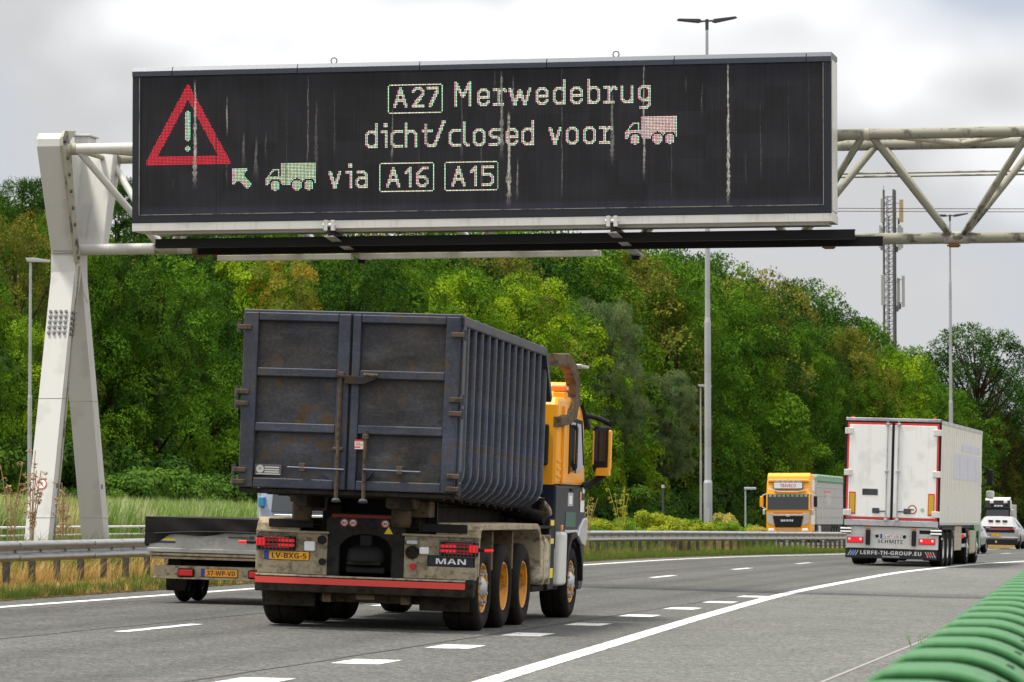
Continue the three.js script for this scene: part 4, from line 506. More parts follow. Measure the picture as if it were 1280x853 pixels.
// ---------------- refrigerated semi-trailer and its tractor
const RX = 10.18, RD = 109.9, RH = 11.3;
{
  const t = thing('refrigerated_trailer', 'white refrigerated semi-trailer with red-edged double rear doors in the right lane', 'trailer'), W = 1.285, L = 13.4;
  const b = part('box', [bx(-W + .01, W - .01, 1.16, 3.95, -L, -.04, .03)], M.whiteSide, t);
  part('panel_seam', range(1, 13, .62).map((z) => bx(W - .012, W - .006, 1.25, 3.88, -z - .004, -z + .004, 0)), M.whiteSide, b, { kind: 'stuff' });
  part('edge_rail', [bx(W - .02, W + .004, 3.86, 3.96, -L, -.05, .006), bx(W - .02, W + .006, 1.14, 1.22, -L, -.05, .006), bx(-W - .004, -W + .02, 3.86, 3.96, -L, -.05, .006), bx(-W - .004, -W + .02, 1.14, 1.22, -L, -.05, .006)], M.silver, b);
  part('faded_lettering', [bx(W - .009, W - .004, 2.42, 3.16, -12.8, -4.0, 0), bx(W - .009, W - .004, 3.24, 3.45, -12.8, -6.5, 0)], mat(.60, .62, .72, .5, 0, { map: streakTex }), b);
  // rear: black frame, red contour tape, two doors
  part('rear_frame', [bx(-W - .01, -W + .085, 1.08, 3.98, -.05, .01, .008), bx(W - .085, W + .01, 1.08, 3.98, -.05, .01, .008), bx(-W, W, 3.86, 3.9, -.05, .008, .004), bx(-W, W, 1.08, 1.2, -.05, .008, .006)], M.black, t);
  part('top_rail', bx(-W, W, 3.9, 3.985, -.06, .02, .012), M.silver, t); part('sill', bx(-W + .02, W - .02, 1.075, 1.235, -.04, .03, .012), M.silver, t);
  part('reflective_tape', [bx(-W + .085, W - .085, 3.80, 3.86, -.03, .012, .002), bx(-W + .05, -W + .1, 1.25, 3.86, -.03, .013, .002), bx(W - .1, W - .05, 1.25, 3.86, -.03, .013, .002), bx(-W + .085, W - .085, 1.25, 1.31, -.03, .012, .002)], M.redTape, t);
  for (const s of [-1, 1]) {
    const k = (a, c) => s > 0 ? [a, c] : [-c, -a], d = part('door', bx(...k(.03, W - .1), 1.31, 3.80, -.04, .02, .012), M.white, t);
    part('lock_rod', [rod([s * .15, 1.2, .05], [s * .15, 3.9, .05], .02, 8), ...[1.25, 2.55, 3.82].map((y) => bx(s * .15 - .05, s * .15 + .05, y - .03, y + .03, .02, .075, .008))], M.silver, d); part('lock_handle', [bx(...k(.16, .42), 1.46, 1.49, .04, .06, .004), bx(...k(.33, .52), 1.42, 1.56, .02, .05, .01)], M.galvDark, d);
    for (const y of [3.62, 2.5, 1.42]) part('hinge', bx(...k(W - .2, W + .02), y - .085, y + .085, .012, .05, .015), M.whiteMetal, d);
    const rf = part('reflector_panel', bx(...k(W - .31, W - .13), 1.38, 1.98, .02, .027, .002), M.redTape, d); part('reflector_core', bx(...k(W - .285, W - .155), 1.42, 1.94, .026, .031, .001), mat(.55, .36, .02, .35), rf);
    part('roof_marker', bx(s * 1.1 - .04, s * 1.1 + .04, 3.97, 4.02, -.05, .01, .012), M.redGlow, t);
    const rv = part('reversing_lamp', [bx(...k(W - .22, W + .08), .965, 1.01, -.02, .05, .012), bx(...k(W - .22, W + .08), .88, .925, -.02, .05, .012)], M.whiteLamp, t); part('lamp_holder', bx(...k(W - .2, W + .06), .86, 1.03, -.05, .0, .006), M.black, rv);
  }
  part('door_seam', bx(-.035, .035, 1.25, 3.86, -.03, .026, .004), M.black, t);
  part('info_plate', bx(-.80, -.38, 1.9, 2.07, .02, .026, .002), M.galvDark, t);
  part('speed_sticker', new THREE.CircleGeometry(.125, 24).translate(.56, 1.54, .024), printed(textPlate(64, 64, '90', '#eeece6', '#222', 'bold 26px sans-serif', { more: (g) => { g.strokeStyle = '#a8281e'; g.lineWidth = 8; g.beginPath(); g.arc(32, 32, 27, 0, 7); g.stroke(); } })), t, { uv: true }); part('speed_sticker', new THREE.CircleGeometry(.055, 16).translate(.83, 1.53, .024), M.greyTarp, t);
  // bumper beam, plate, lettering, lamps
  const bb = part('bumper_beam', [bx(-W + .08, W - .02, .47, 1.06, -.16, -.06, .012), bx(-W + .08, W - .02, .84, .86, -.07, -.05, .002)], M.whiteMetal, t);
  for (const s of [-1, 1]) { const k = (a, c) => s > 0 ? [a, c] : [-c, -a]; const l = part('tail_lamp', bx(...k(.75, 1.19), .605, .765, -.065, -.03, .015), M.black, bb); part('lamp_lens', bx(...k(.76, 1.18), .615, .755, -.035, -.015, .012), M.redGlow, l); part('lamp_lens', [disc(.035, s * .82, .71, -.012, .01, 12), disc(.035, s * 1.12, .71, -.012, .01, 12)], M.whiteLamp, l); part('dock_buffer', bx(...k(.56, .68), .56, .97, -.06, .05, .02), M.black, bb); part('marker_lamp', bx(...k(.56, .68), 1.0, 1.045, -.06, .0, .01), M.orangeLamp, bb); part('mud_flap', bx(...k(.75, 1.2), .16, .5, -1.35, -1.33, .004), M.blackDusty, t); }
  part('beam_slot', bx(.76, 1.18, .89, .99, -.07, -.05, .004), M.black, bb);
  numberPlate(bb, 'Q-AFT-530', -.02, .80, -.045, .54, .12, '#e6e4e2', '#8c1c24', '#1f46a8'); part('plate_clip', [disc(.045, -.38, .80, -.05, .02, 12), disc(.045, .36, .80, -.05, .02, 12)], M.black, bb);
  part('maker_letters', plate(.72, .14, -.02, .665, -.055), printed(textPlate(256, 50, 'SCHMITZ', '#cfcdc8', '#18181a', 'bold 46px sans-serif', { stretch: true, fill: .96 })), bb, { uv: true });
  part('spray_flap', [bx(-W + .05, W - .05, .2, .46, -.14, -.12, .004)], M.black, t);
  part('flap_lettering', plate(2.46, .25, 0, .335, -.118), printed(canvasTex(512, 52, (g, w, h) => { g.fillStyle = '#17171a'; g.fillRect(0, 0, w, h); g.strokeStyle = '#b9bcc2'; g.lineWidth = 5; for (let k = 0; k < 4; k++) { g.beginPath(); g.moveTo(14 + k * 14, 40); g.lineTo(30 + k * 14, 10); g.stroke(); g.beginPath(); g.moveTo(448 + k * 14, 10); g.lineTo(464 + k * 14, 42); g.stroke(); } g.fillStyle = '#4a86c4'; g.beginPath(); g.ellipse(42, 25, 16, 10, 0, 0, 7); g.fill(); g.fillStyle = '#cf3b46'; g.beginPath(); g.ellipse(472, 27, 16, 10, 0, 0, 7); g.fill(); g.fillStyle = '#dcdcdc'; g.font = 'bold 30px sans-serif'; g.textAlign = 'center'; g.textBaseline = 'middle'; g.save(); g.translate(255, 22); const m = g.measureText('LERFE-TH-GROUP.EU').width || 300; g.scale(350 / m, 1); g.fillText('LERFE-TH-GROUP.EU', 0, 0); g.restore(); g.font = 'bold 10px sans-serif'; g.fillText('GROUPAGE EXPRESS', 255, 44); })), t, { uv: true });
  for (const s of [-1, 1]) { for (const z of [-2.0, -3.31, -4.62]) wheel(t, s * 1.06, .5, z, .5, .38, 'deep', M.silver); part('fender', [bx(s * .85, s * 1.25, 1.0, 1.08, -5.2, -1.4, .03), bx(s * .85, s * 1.25, .5, 1.05, -1.42, -1.38, .01)], M.black, t); }
  part('chassis', [bx(-.6, -.45, .75, 1.16, -11, -.2, .01), bx(.45, .6, .75, 1.16, -11, -.2, .01), bx(-.9, .9, .45, .55, -4.7, -1.9, .02), bx(-1.2, 1.2, 1.05, 1.16, -11.5, -.2, .01)], M.blackSteel, t); part('pallet_box', bx(.5, 1.25, .42, 1.12, -7.4, -5.3, .03), M.cream, t); part('side_marker', bx(1.25, 1.28, .74, .8, -1.2, -1.1, .01), M.whiteLamp, t); part('side_guard', [bx(1.2, 1.24, .5, .6, -9.0, -7.5, .01), bx(1.2, 1.24, .8, .9, -9.0, -7.5, .01)], M.silver, t); part('side_lamp', disc(.06, 1.25, .82, -7.6, .04).rotateY(0), M.redGlow, t);
  part('cooling_unit', bx(-1.0, 1.0, 1.9, 3.8, -13.95, -13.42, .08), M.white, t);
  place(t, RX, RD, RH, .03);

  const a = thing('green_tractor', 'green and white tractor unit in front of the white refrigerated trailer', 'truck tractor');
  part('cab', side([[-.6, 1.0], [-.6, 3.4], [-.75, 3.75], [-1.9, 3.75], [-2.55, 2.9], [-2.75, 1.6], [-2.75, .45], [-2.2, .45], [-2.05, .95], [-1.2, .95], [-1.0, .6], [-.6, .6]].reverse(), -1.22, 1.22, .05), M.tractorGreen, a); part('cab_stripe', [bx(1.2, 1.232, 1.5, 2.1, -2.5, -.8, .005), bx(1.2, 1.23, 2.9, 3.3, -2.2, -.8, .005)], M.white, a); part('side_window', bx(1.21, 1.235, 2.0, 2.75, -2.35, -1.4, .004), M.glass, a);
  part('chassis', [bx(-.5, .5, .6, 1.0, -.6, 4.5, .02)], M.blackSteel, a);
  for (const s of [-1, 1]) { wheel(a, s * 1.04, .5, -1.62, .5, .34, 'star', M.silver); wheel(a, s * 1.0, .5, 2.1, .5, .5, 'star', M.silver); part('fender', bx(s * .8, s * 1.24, .98, 1.05, 1.4, 2.75, .03), M.black, a); const k = (p, q) => s > 0 ? [p, q] : [-q, -p]; const f = part('fuel_tank', bx(...k(.8, 1.26), .3, 1.0, -.55, 1.2, .08), M.cream, a); part('tank_stripe', bx(...k(1.255, 1.266), .4, .95, .85, 1.0, .002), mat(.2, .55, .1, .4), f); const m = part('mirror', bx(...k(1.36, 1.56), 2.35, 2.85, -2.75, -2.58, .05), M.black, a); part('mirror_arm', [rod([s * 1.2, 2.95, -2.4], [s * 1.46, 2.8, -2.66], .03, 8), bx(s * 1.44 - .02, s * 1.44 + .02, 2.38, 2.82, -2.68, -2.64, .005)], M.black, m); part('mirror_arm', rod([s * 1.2, 2.3, -2.5], [s * 1.46, 2.4, -2.66], .03, 8), M.black, m); part('low_mirror', bx(...k(1.36, 1.6), 1.95, 2.2, -2.85, -2.6, .07), M.whiteMetal, m); }
  part('side_fairing', bx(1.18, 1.24, 1.05, 3.5, -.6, -.1, .02), M.tractorGreen, a); part('marker_lamp', disc(.07, 1.1, 1.15, 2.9, .05), M.redGlow, a);
  const f = Math.sin(RH * R), g = Math.cos(RH * R); place(a, RX + f * 11.6, RD + g * 11.6, RH, .03);
}

// ---------------- oncoming trucks on the far carriageway
{
  const t = thing('yellow_tractor', 'yellow oncoming tractor unit with lit roof sign behind the guard rail', 'truck tractor'); // front at z = 0, facing -z
  part('cab', side([[0, .5], [-.02, 1.6], [.12, 2.75], [.3, 3.35], [.75, 3.82], [2.2, 3.85], [2.25, .6]].reverse(), -1.24, 1.24, .08), M.yellow, t);
  part('roof_visor', side([[.22, 3.42], [.3, 3.72], [.62, 3.9], [.9, 3.86], [.7, 3.6], [.4, 3.4]], -1.2, 1.2, .04), M.yellow, t);
  const sg = part('roof_sign', bx(-.83, .83, 3.02, 3.38, .02, .2, .02), M.black, t); part('sign_face', plate(1.6, .33, 0, 3.2, .015, Math.PI), printed(textPlate(256, 56, 'TRAVECO', '#dfe3ea', '#b3122c', 'bold 44px sans-serif', { stretch: true, fill: .56 })), sg, { uv: true });
  part('light_bar', [bx(-1.1, 1.1, 3.48, 3.53, .12, .2, .01), ...[-.6, -.3, 0, .3, .6].map((x) => disc(.075, x, 3.47, .1, .06, 14))], M.whiteMetal, t); part('roof_edge', [beam([-1.15, 3.0, .05], [-.6, 2.86, -.0], .05, .05), beam([-.6, 2.86, 0], [.5, 2.86, 0], .05, .05), beam([.5, 2.86, 0], [1.15, 3.04, .05], .05, .05)], M.white, t);
  const ws = part('windscreen', beam([0, 1.86, -.03], [0, 2.7, .07], 2.34, .06), M.glass, t); part('curtain', range(-1.0, 1.01, .25).map((x) => bx(x - .08, x + .08, 2.56, 2.69, .02, .03, .02)), M.greenTarp, ws); part('screen_frame', [beam([-1.2, 1.83, -.02], [-1.2, 2.75, .09], .07, .09), beam([1.2, 1.83, -.02], [1.2, 2.75, .09], .07, .09)], M.yellow, ws);
  const gr = part('grille', front([[-.86, 1.48], [.86, 1.48], [.72, .86], [-.72, .86]].reverse(), -.06, .02, .01), M.black, t); part('grille_letters', plate(.78, .17, .06, 1.24, -.066, Math.PI), printed(textPlate(128, 32, 'MAN', '#0d0e10', '#dfe2e4', 'bold 30px sans-serif', { stretch: true, fill: .94 })), gr, { uv: true }); part('chrome_bar', [bx(-.86, .86, 1.49, 1.58, -.07, .0, .01), bx(-.1, .1, 1.44, 1.56, -.09, -.05, .02)], M.chrome, gr);
  for (const s of [-1, 1]) { const k = (a, b) => s > 0 ? [a, b] : [-b, -a]; part('corner_panel', front([[s * .88, 1.62], [s * 1.2, 1.65], [s * 1.15, 1.1], [s * .8, .95]], -.04, .04, .01), M.greyTarp, t); part('headlamp', bx(...k(.78, 1.12), .62, .78, -.06, .02, .04), M.whiteLamp, t); const m = part('mirror', bx(...k(1.42, 1.62), 1.98, 2.6, .1, .32, .05), s < 0 ? M.black : M.yellow, t); part('mirror_arm', [rod([s * 1.2, 2.75, .12], [s * 1.5, 2.62, .15], .035, 6)], M.chrome, m); part('mirror_arm', rod([s * 1.2, 1.8, .1], [s * 1.5, 2.0, .15], .035, 6), M.chrome, m); part('lower_mirror', bx(...k(1.3, 1.45), 1.55, 1.85, .0, .2, .04), M.silver, m); wheel(t, s * 1.05, .5, 1.45, .5, .34, 'star', M.silver); }
  part('bumper', [bx(-1.22, 1.22, .35, .6, -.05, .1, .05), bx(-.7, .7, .62, .82, -.03, .05, .02)], M.yellow, t); part('bumper_slats', [bx(-.66, .66, .65, .68, -.045, -.02, .004), bx(-.66, .66, .74, .77, -.045, -.02, .004)], M.cream, t);
  part('side_window', bx(-1.265, -1.235, 1.95, 2.7, .35, .9, .01), M.glass, t); part('side_stripe', [bx(-1.262, -1.235, 2.9, 3.5, .7, 2.0, .01), bx(-1.262, -1.235, 1.0, 1.75, .35, 2.1, .01)], M.white, t); part('lip_strip', bx(-.8, .8, 1.64, 1.685, -.045, -.02, .004), mat(.55, .12, .08, .4), t); part('chassis', bx(-.5, .5, .5, .95, .5, 6.5, .02), M.blackSteel, t); for (const s of [-1, 1]) wheel(t, s * 1.02, .5, 5.2, .5, .46, 'star', M.silver);
  place(t, 15.5, 229, 191, 0);

  const b = thing('tarpaulin_trailer', 'grey curtain-sided trailer with pale green rolled cover behind the yellow tractor', 'trailer'), Z0 = 3.0, Z1 = 16.4;
  const bd = part('body', [bx(-1.27, 1.27, 1.0, 3.5, Z0, Z1, .03)], M.greyTarp, b); part('cover_roll', [side([[Z0, 3.42], [Z0, 3.7], [Z0 + .1, 3.86], [Z1, 3.86], [Z1, 3.42]], -1.3, 1.3, .1)], M.greenTarp, b); part('cover_edge', range(Z0 + .2, Z1, .9).map((z) => rod([-1.31, 3.42, z], [-1.31, 3.5, z + .45], .03, 5)), mat(.12, .24, .16, .8), b, { kind: 'stuff' });
  part('board_screw', range(Z0 + .5, Z1, 1.5).flatMap((z) => [1.4, 1.95, 2.6, 3.1].map((y) => disc(.04, 0, 0, 0, .02, 8).rotateY(Math.PI / 2).translate(-1.28, y, z))), M.galvDark, bd, { kind: 'stuff' });
  part('lettering', plate(3.2, .9, -1.282, 2.55, 8.2, -Math.PI / 2), printed(canvasTex(128, 40, (g) => { g.fillStyle = '#aeb0ae'; g.fillRect(0, 0, 128, 40); g.fillStyle = '#d8574f'; g.fillRect(4, 2, 120, 5); g.fillRect(4, 2, 4, 18); g.fillStyle = '#5c5e60'; g.font = 'bold 12px sans-serif'; g.textBaseline = 'top'; g.fillText('WTG', 14, 10); g.fillText('BV TS', 14, 26); })), bd, { uv: true });
  part('chassis', [bx(-1.2, 1.2, .7, 1.0, Z0 + .3, Z1 - .2, .02), bx(-1.2, -1.1, .45, .75, Z0 + 2.5, Z1 - 5, .01)], M.blackSteel, b); part('side_box', bx(-1.25, -.9, .45, .95, Z0 + 1.2, Z0 + 2.2, .06), M.whiteMetal, b); for (const s of [-1, 1]) for (const z of [11.2, 12.5, 13.8]) wheel(b, s * 1.06, .5, z, .5, .38, 'deep', M.silver);
  place(b, 15.5, 229, 191, 0);

  const e = thing('dark_truck', 'distant oncoming truck with black windscreen and white roof above the silver car', 'truck');
  part('cab', side([[0, .5], [0, 1.7], [.15, 2.8], [.5, 3.6], [2.2, 3.75], [2.2, .6]].reverse(), -1.24, 1.24, .06), M.black, e); part('roof', [side([[.5, 3.55], [.6, 3.8], [2.3, 3.9], [2.3, 3.5]], -1.2, 1.2, .06)], M.white, e); part('windscreen', beam([0, 1.8, -.03], [0, 2.75, .1], 2.2, .06), M.glass, e); part('roof_lamp', [-.5, -.2, .1].map((x) => bx(x, x + .22, 2.98, 3.1, .0, .2, .03)).concat([bx(-.95, -.6, 3.3, 3.6, .1, .3, .05), bx(.4, .75, 3.3, 3.6, .1, .3, .05)]), M.whiteLamp, e); part('sun_visor', bx(-1.2, 1.2, 2.72, 2.92, -.1, .2, .03), M.navy, e);
  part('grille', bx(-.9, .9, .8, 1.6, -.05, .02, .02), M.galvDark, e); for (const s of [-1, 1]) { const m = part('mirror', bx(s * 1.35, s * 1.6, 1.9, 2.7, .1, .3, .05), s < 0 ? M.silver : M.black, e); part('mirror_arm', rod([s * 1.2, 2.7, .1], [s * 1.5, 2.6, .2], .04, 6), M.black, m); part('headlamp', bx(s * .8, s * 1.1, .7, .9, -.05, .02, .03), M.whiteLamp, e); wheel(e, s * 1.05, .5, 1.4, .5, .34, 'star', M.silver); } part('side_panel', bx(-1.27, -1.23, 1.0, 3.6, .4, 2.2, .01), M.white, e); part('load', [bx(-1.25, 1.25, 1.0, 3.2, 3, 12, .05)], M.greyTarp, e); part('load_mark', bx(-1.3, -1.24, 1.2, 2.4, 3, 4.6, .02), M.orangeLamp, e);
  place(e, 47.6, 400, 190, 0);
}

// ---------------- cars beyond the white trailer
function loft(secs, i0 = 0, i1 = 99, o = 0) { // secs: [z, [[x, y] from the bottom middle to the top middle]]; mirrored
  const pos = [], idx = [], n = secs[0][1].length, a = Math.max(0, i0), b = Math.min(n - 1, i1), m = b - a + 1;
  for (const s of [1, -1]) { const base = pos.length / 3; secs.forEach(([z, pts], k) => { for (let i = a; i <= b; i++) pos.push(s * (pts[i][0] + o), pts[i][1] + o * .6, z); if (k) for (let i = 0; i < m - 1; i++) { const p = base + (k - 1) * m + i, q = p + 1, r = p + m, t = r + 1; if (s > 0) idx.push(p, r, q, q, r, t); else idx.push(p, q, r, q, t, r); } }); }
  const g = new THREE.BufferGeometry(); g.setAttribute('position', new THREE.Float32BufferAttribute(pos, 3)); g.setIndex(idx); g.computeVertexNormals(); return g;
}
function makeCar(name, label, paint, W, Hh) {
  const t = thing(name, label, 'car'), w = W / 2, h = Hh / 1.6, ring = (wm, yb, wr, yr) => [[0, .24 * h], [wm * .86, .24 * h], [wm * .98, .42 * h], [wm, .68 * h], [wm * .97, Math.min(yb, yr - .02)], [wr, yr - .05], [wr * .82, yr], [0, yr + .015]];
  const S = [[.02, ring(w * .82, .9 * h, w * .7, .96 * h)], [-.06, ring(w * .95, .98 * h, w * .78, 1.06 * h)], [-.35, ring(w, 1.04 * h, w * .76, 1.16 * h)], [-1.1, ring(w, 1.06 * h, w * .68, 1.52 * h)], [-1.7, ring(w, 1.04 * h, w * .67, 1.6 * h)], [-2.5, ring(w, 1.0 * h, w * .66, 1.58 * h)], [-3.3, ring(w, .97 * h, w * .7, 1.08 * h)], [-4.3, ring(w * .96, .8 * h, w * .75, .86 * h)], [-4.65, ring(w * .8, .6 * h, w * .6, .66 * h)]];
  const body = part('body', [loft(S), front([...S[0][1], ...S[0][1].slice().reverse().map(([x, y]) => [-x, y])].map(([x, y]) => [x, y]), -.02, .025)], paint, t);
  part('side_window', loft(S.slice(3, 6).map(([z, p]) => [z, p.map(([x, y], i) => i === 4 ? [x * .985, y + .05] : i === 5 ? [x * 1.01, y - .02] : [x, y])]), 4, 5, .012), M.glass, body);
  part('rear_slot', [-.34, 0, .34].map((x) => bx(x - .12, x + .12, 1.38 * h, 1.42 * h, -.86, -.6, .02)), M.black, body); part('rear_panel', bx(-w * .8, w * .8, .8 * h, .95 * h, -.1, .035, .02), M.black, body); part('spoiler', [bx(-w * .72, w * .72, 1.08 * h, 1.13 * h, -.3, .04, .02)], paint, body);
  part('light_bar', bx(-w * .82, w * .82, .985 * h, 1.02 * h, -.03, .06, .012), M.red, body); part('bar_trim', bx(-w * .85, w * .85, 1.03 * h, 1.07 * h, -.03, .05, .008), M.black, body); part('diffuser', [bx(-w * .93, w * .93, .2 * h, .5 * h, -.3, .07, .05)], M.black, t); part('bumper_fold', bx(-w * .95, w * .95, .52 * h, .6 * h, -.3, .06, .03), paint, body);
  numberPlate(t, 'X-493-TK', -.04, .68 * h, .075, .52, .12); part('tow_eye', bx(-.04, .04, .3 * h, .4 * h, .07, .08, .01), M.silver, t);
  for (const s of [-1, 1]) { for (const z of [-.85, -3.75]) wheel(t, s * (w - .13), .35 * h, z, .35 * h, .24, 'deep', M.silver); part('mirror', bx(s * (w + .02), s * (w + .18), 1.0 * h, 1.12 * h, -3.0, -2.85, .04), paint, t); part('wheel_arch', side([[-.45, .25], [-.5, .55], [-.7, .72], [-1.0, .72], [-1.2, .55], [-1.25, .25]], s > 0 ? w - .2 : -w - .006, s > 0 ? w + .006 : -w + .2), M.black, t); }
  return t;
}
place(makeCar('silver_car', 'silver coupe car with full-width red light bar, rear view at the right edge', M.carSilver, 2.2, 1.56), 23.25, 196, 11.5, .02);
place(makeCar('grey_car', 'grey car half hidden between the white trailer tractor and the silver car', M.carGrey, 1.85, 1.5), 17.1, 158, 12, .02);
// ------------------------------------------------------------------ trees: trunk, limbs and a crown of many small leaf faces
function leafCloud(R0, list, size, o = {}) { // list: [centre, radii, count, colour]; leaves lie about each bough, thicker outside and on top
  let n = 0; for (const b of list) n += b[2];
  const pos = new Float32Array(n * 18), col = new Float32Array(n * 18); let q = 0;
  const t = V(0, 0, 0), u = V(0, 0, 0), nn = V(0, 0, 0), p = V(0, 0, 0);
  for (const [c, r, cnt, tint] of list) for (let k = 0; k < cnt; k++) {
    let x, y, z, l; do { x = R0() * 2 - 1; y = R0() * 2 - 1; z = R0() * 2 - 1; l = x * x + y * y + z * z; } while (l > 1 || l < .02); l = Math.sqrt(l); x /= l; y /= l; z /= l;
    if (y < -.2 && R0() < .5) y = -y;
    const rr = .66 + .36 * Math.pow(R0(), .7); p.set(c.x + x * r.x * rr, c.y + y * r.y * rr, c.z + z * r.z * rr);
    nn.set(x * .9 + (R0() - .5) * .75, y * .9 + .22 + (R0() - .5) * .7, z * .9 + (R0() - .5) * .75).normalize();
    t.set(R0() - .5, R0() - .6, R0() - .5).addScaledVector(nn, 0); t.addScaledVector(nn, -t.dot(nn)).normalize(); u.crossVectors(nn, t);
    const s = size * (.45 + 1.1 * R0() * R0() + .25 * R0()), wd = s * (o.narrow || .55), f = .22 * s;
    const A = [p.x - t.x * s * .5, p.y - t.y * s * .5, p.z - t.z * s * .5], B = [p.x + u.x * wd * .5 - nn.x * f * .4, p.y + u.y * wd * .5 - nn.y * f * .4, p.z + u.z * wd * .5 - nn.z * f * .4], D = [p.x - u.x * wd * .5 - nn.x * f * .4, p.y - u.y * wd * .5 - nn.y * f * .4, p.z - u.z * wd * .5 - nn.z * f * .4], E = [p.x + t.x * s * .5 - nn.x * f, p.y + t.y * s * .5 - nn.y * f, p.z + t.z * s * .5 - nn.z * f];
    const o0 = q * 18; [A, B, E, A, E, D].forEach((v, i) => { pos[o0 + i * 3] = v[0]; pos[o0 + i * 3 + 1] = v[1]; pos[o0 + i * 3 + 2] = v[2]; });
    const br = .86 + .28 * R0(), yl = (R0() - .5) * .14; for (let i = 0; i < 6; i++) { col[o0 + i * 3] = tint[0] * br * (1 + yl); col[o0 + i * 3 + 1] = tint[1] * br; col[o0 + i * 3 + 2] = tint[2] * br * (1 - yl); } q++;
  }
  const g = new THREE.BufferGeometry(); g.setAttribute('position', new THREE.BufferAttribute(pos, 3)); g.setAttribute('color', new THREE.BufferAttribute(col, 3)); g.computeVertexNormals(); return g;
}
const PAL = { // leaf colours as the leaves have them
  bright: [[.155, .275, .010], [.215, .32, .012], [.10, .205, .010]], mid: [[.060, .140, .008], [.092, .185, .010], [.040, .100, .007]], dark: [[.030, .080, .008], [.043, .102, .009], [.021, .060, .007]],
  olive: [[.12, .13, .018], [.15, .15, .02], [.085, .105, .016]], autumn: [[.20, .135, .02], [.23, .14, .018], [.13, .125, .02]], pine: [[.13, .19, .075], [.16, .22, .085], [.10, .155, .06]], birch: [[.23, .23, .026], [.30, .22, .024], [.17, .20, .026]],
};
function makeTree(seed, o) {
  const R0 = rng(seed), list = [], { h, r, t0 = .08, form = 'oak', pal = 'mid', n = 80, sprays = 800, size = 1 } = o, limbs = [], pl = PAL[pal], pl2 = PAL[o.pal2 || pal];
  const lean = V((R0() - .5) * .06 * h, 0, (R0() - .5) * .06 * h);
  const trunkTop = form === 'sparse' ? .8 : .82; let tot = 0; const bs = [];
  for (let i = 0; i < n; i++) {
    const f = (i + .5) / n, t = t0 + (1 - t0) * (form === 'pine' ? .35 + .65 * f : Math.pow(f, .85)), a = i * 2.399 + R0() * .9;
    let e; if (form === 'pine') e = .55 + .45 * Math.sin(Math.PI * clamp((t - .25) / .8)); else { const tm = .42; e = t < tm ? Math.sqrt(1 - ((tm - t) / (tm + .12)) ** 2) : Math.sqrt(Math.max(.02, 1 - ((t - tm) / (1.02 - tm)) ** 2)); }
    e *= .80 + .34 * R0(); const rad = e * r * (.38 + .62 * Math.pow(R0(), .45)); 
    const c = V(Math.cos(a) * rad + lean.x * t, t * h - .05 * h, Math.sin(a) * rad + lean.z * t), b = r * (form === 'sparse' ? .14 + .1 * R0() : .22 + .17 * R0()) * (1 - .32 * t);
    const sc = form === 'pine' ? V(b * 1.35, b * .5, b * 1.35) : V(b * 1.05, b * .78, b * 1.05); bs.push([c, sc, b * b, (R0() < (o.mix || 0) ? pl2 : pl)[Math.floor(R0() * 3)]]); tot += b * b;
    if (i % 3 === 0 || form === 'sparse') limbs.push([c, Math.max(.12, t - .22 - .1 * R0())]);
  }
  const place = [], up = V(0, 1, 0), q1 = new THREE.Quaternion(), q2 = new THREE.Quaternion(), nn = V(0, 0, 0), p = V(0, 0, 0);
  for (const [c, s, w, tint] of bs) { const cnt = Math.max(3, Math.round(sprays * w / tot)), bt = .9 + .2 * R0(); for (let k = 0; k < cnt; k++) {
    let x, y, z, l; do { x = R0() * 2 - 1; y = R0() * 2 - 1; z = R0() * 2 - 1; l = x * x + y * y + z * z; } while (l > 1 || l < .02); l = Math.sqrt(l); x /= l; y /= l; z /= l; if (y < -.15 && R0() < .6) y = -y;
    const rr = .60 + .38 * Math.pow(R0(), .6); p.set(c.x + x * s.x * rr, c.y + y * s.y * rr, c.z + z * s.z * rr);
    nn.set(x + (R0() - .5) * .5, y * .9 + .35 + (R0() - .5) * .5, z + (R0() - .5) * .5).normalize(); q1.setFromUnitVectors(up, nn); q2.setFromAxisAngle(up, R0() * 6.28);
    const sc = size * (.75 + .55 * R0()), br = bt * (.88 + .24 * R0());
    place.push([new THREE.Matrix4().compose(p, q1.clone().multiply(q2), V(sc, sc, sc)), tint.map((t, n2) => t * br * (n2 === 0 ? .94 + .12 * R0() : 1))]);
  } }
  const rt = .016 * h + .04, tr = [rod([0, -.3, 0], [lean.x * .35, h * .35, lean.z * .35], rt, 8, rt * .72), rod([lean.x * .35, h * .35, lean.z * .35], [lean.x * .8, h * trunkTop, lean.z * .8], rt * .72, 7, rt * .22)];
  for (const [c, t] of limbs) { const s = V(lean.x * t, t * h * trunkTop / .82, lean.z * t), m = s.clone().lerp(c, .55).add(V(0, -.02 * h, 0)); tr.push(rod([s.x, s.y, s.z], [m.x, m.y, m.z], rt * .34, 5, rt * .2), rod([m.x, m.y, m.z], [c.x, c.y, c.z], rt * .2, 5, rt * .07)); }
  return { place, form, trunk: join(tr), h, bark: o.bark };
}
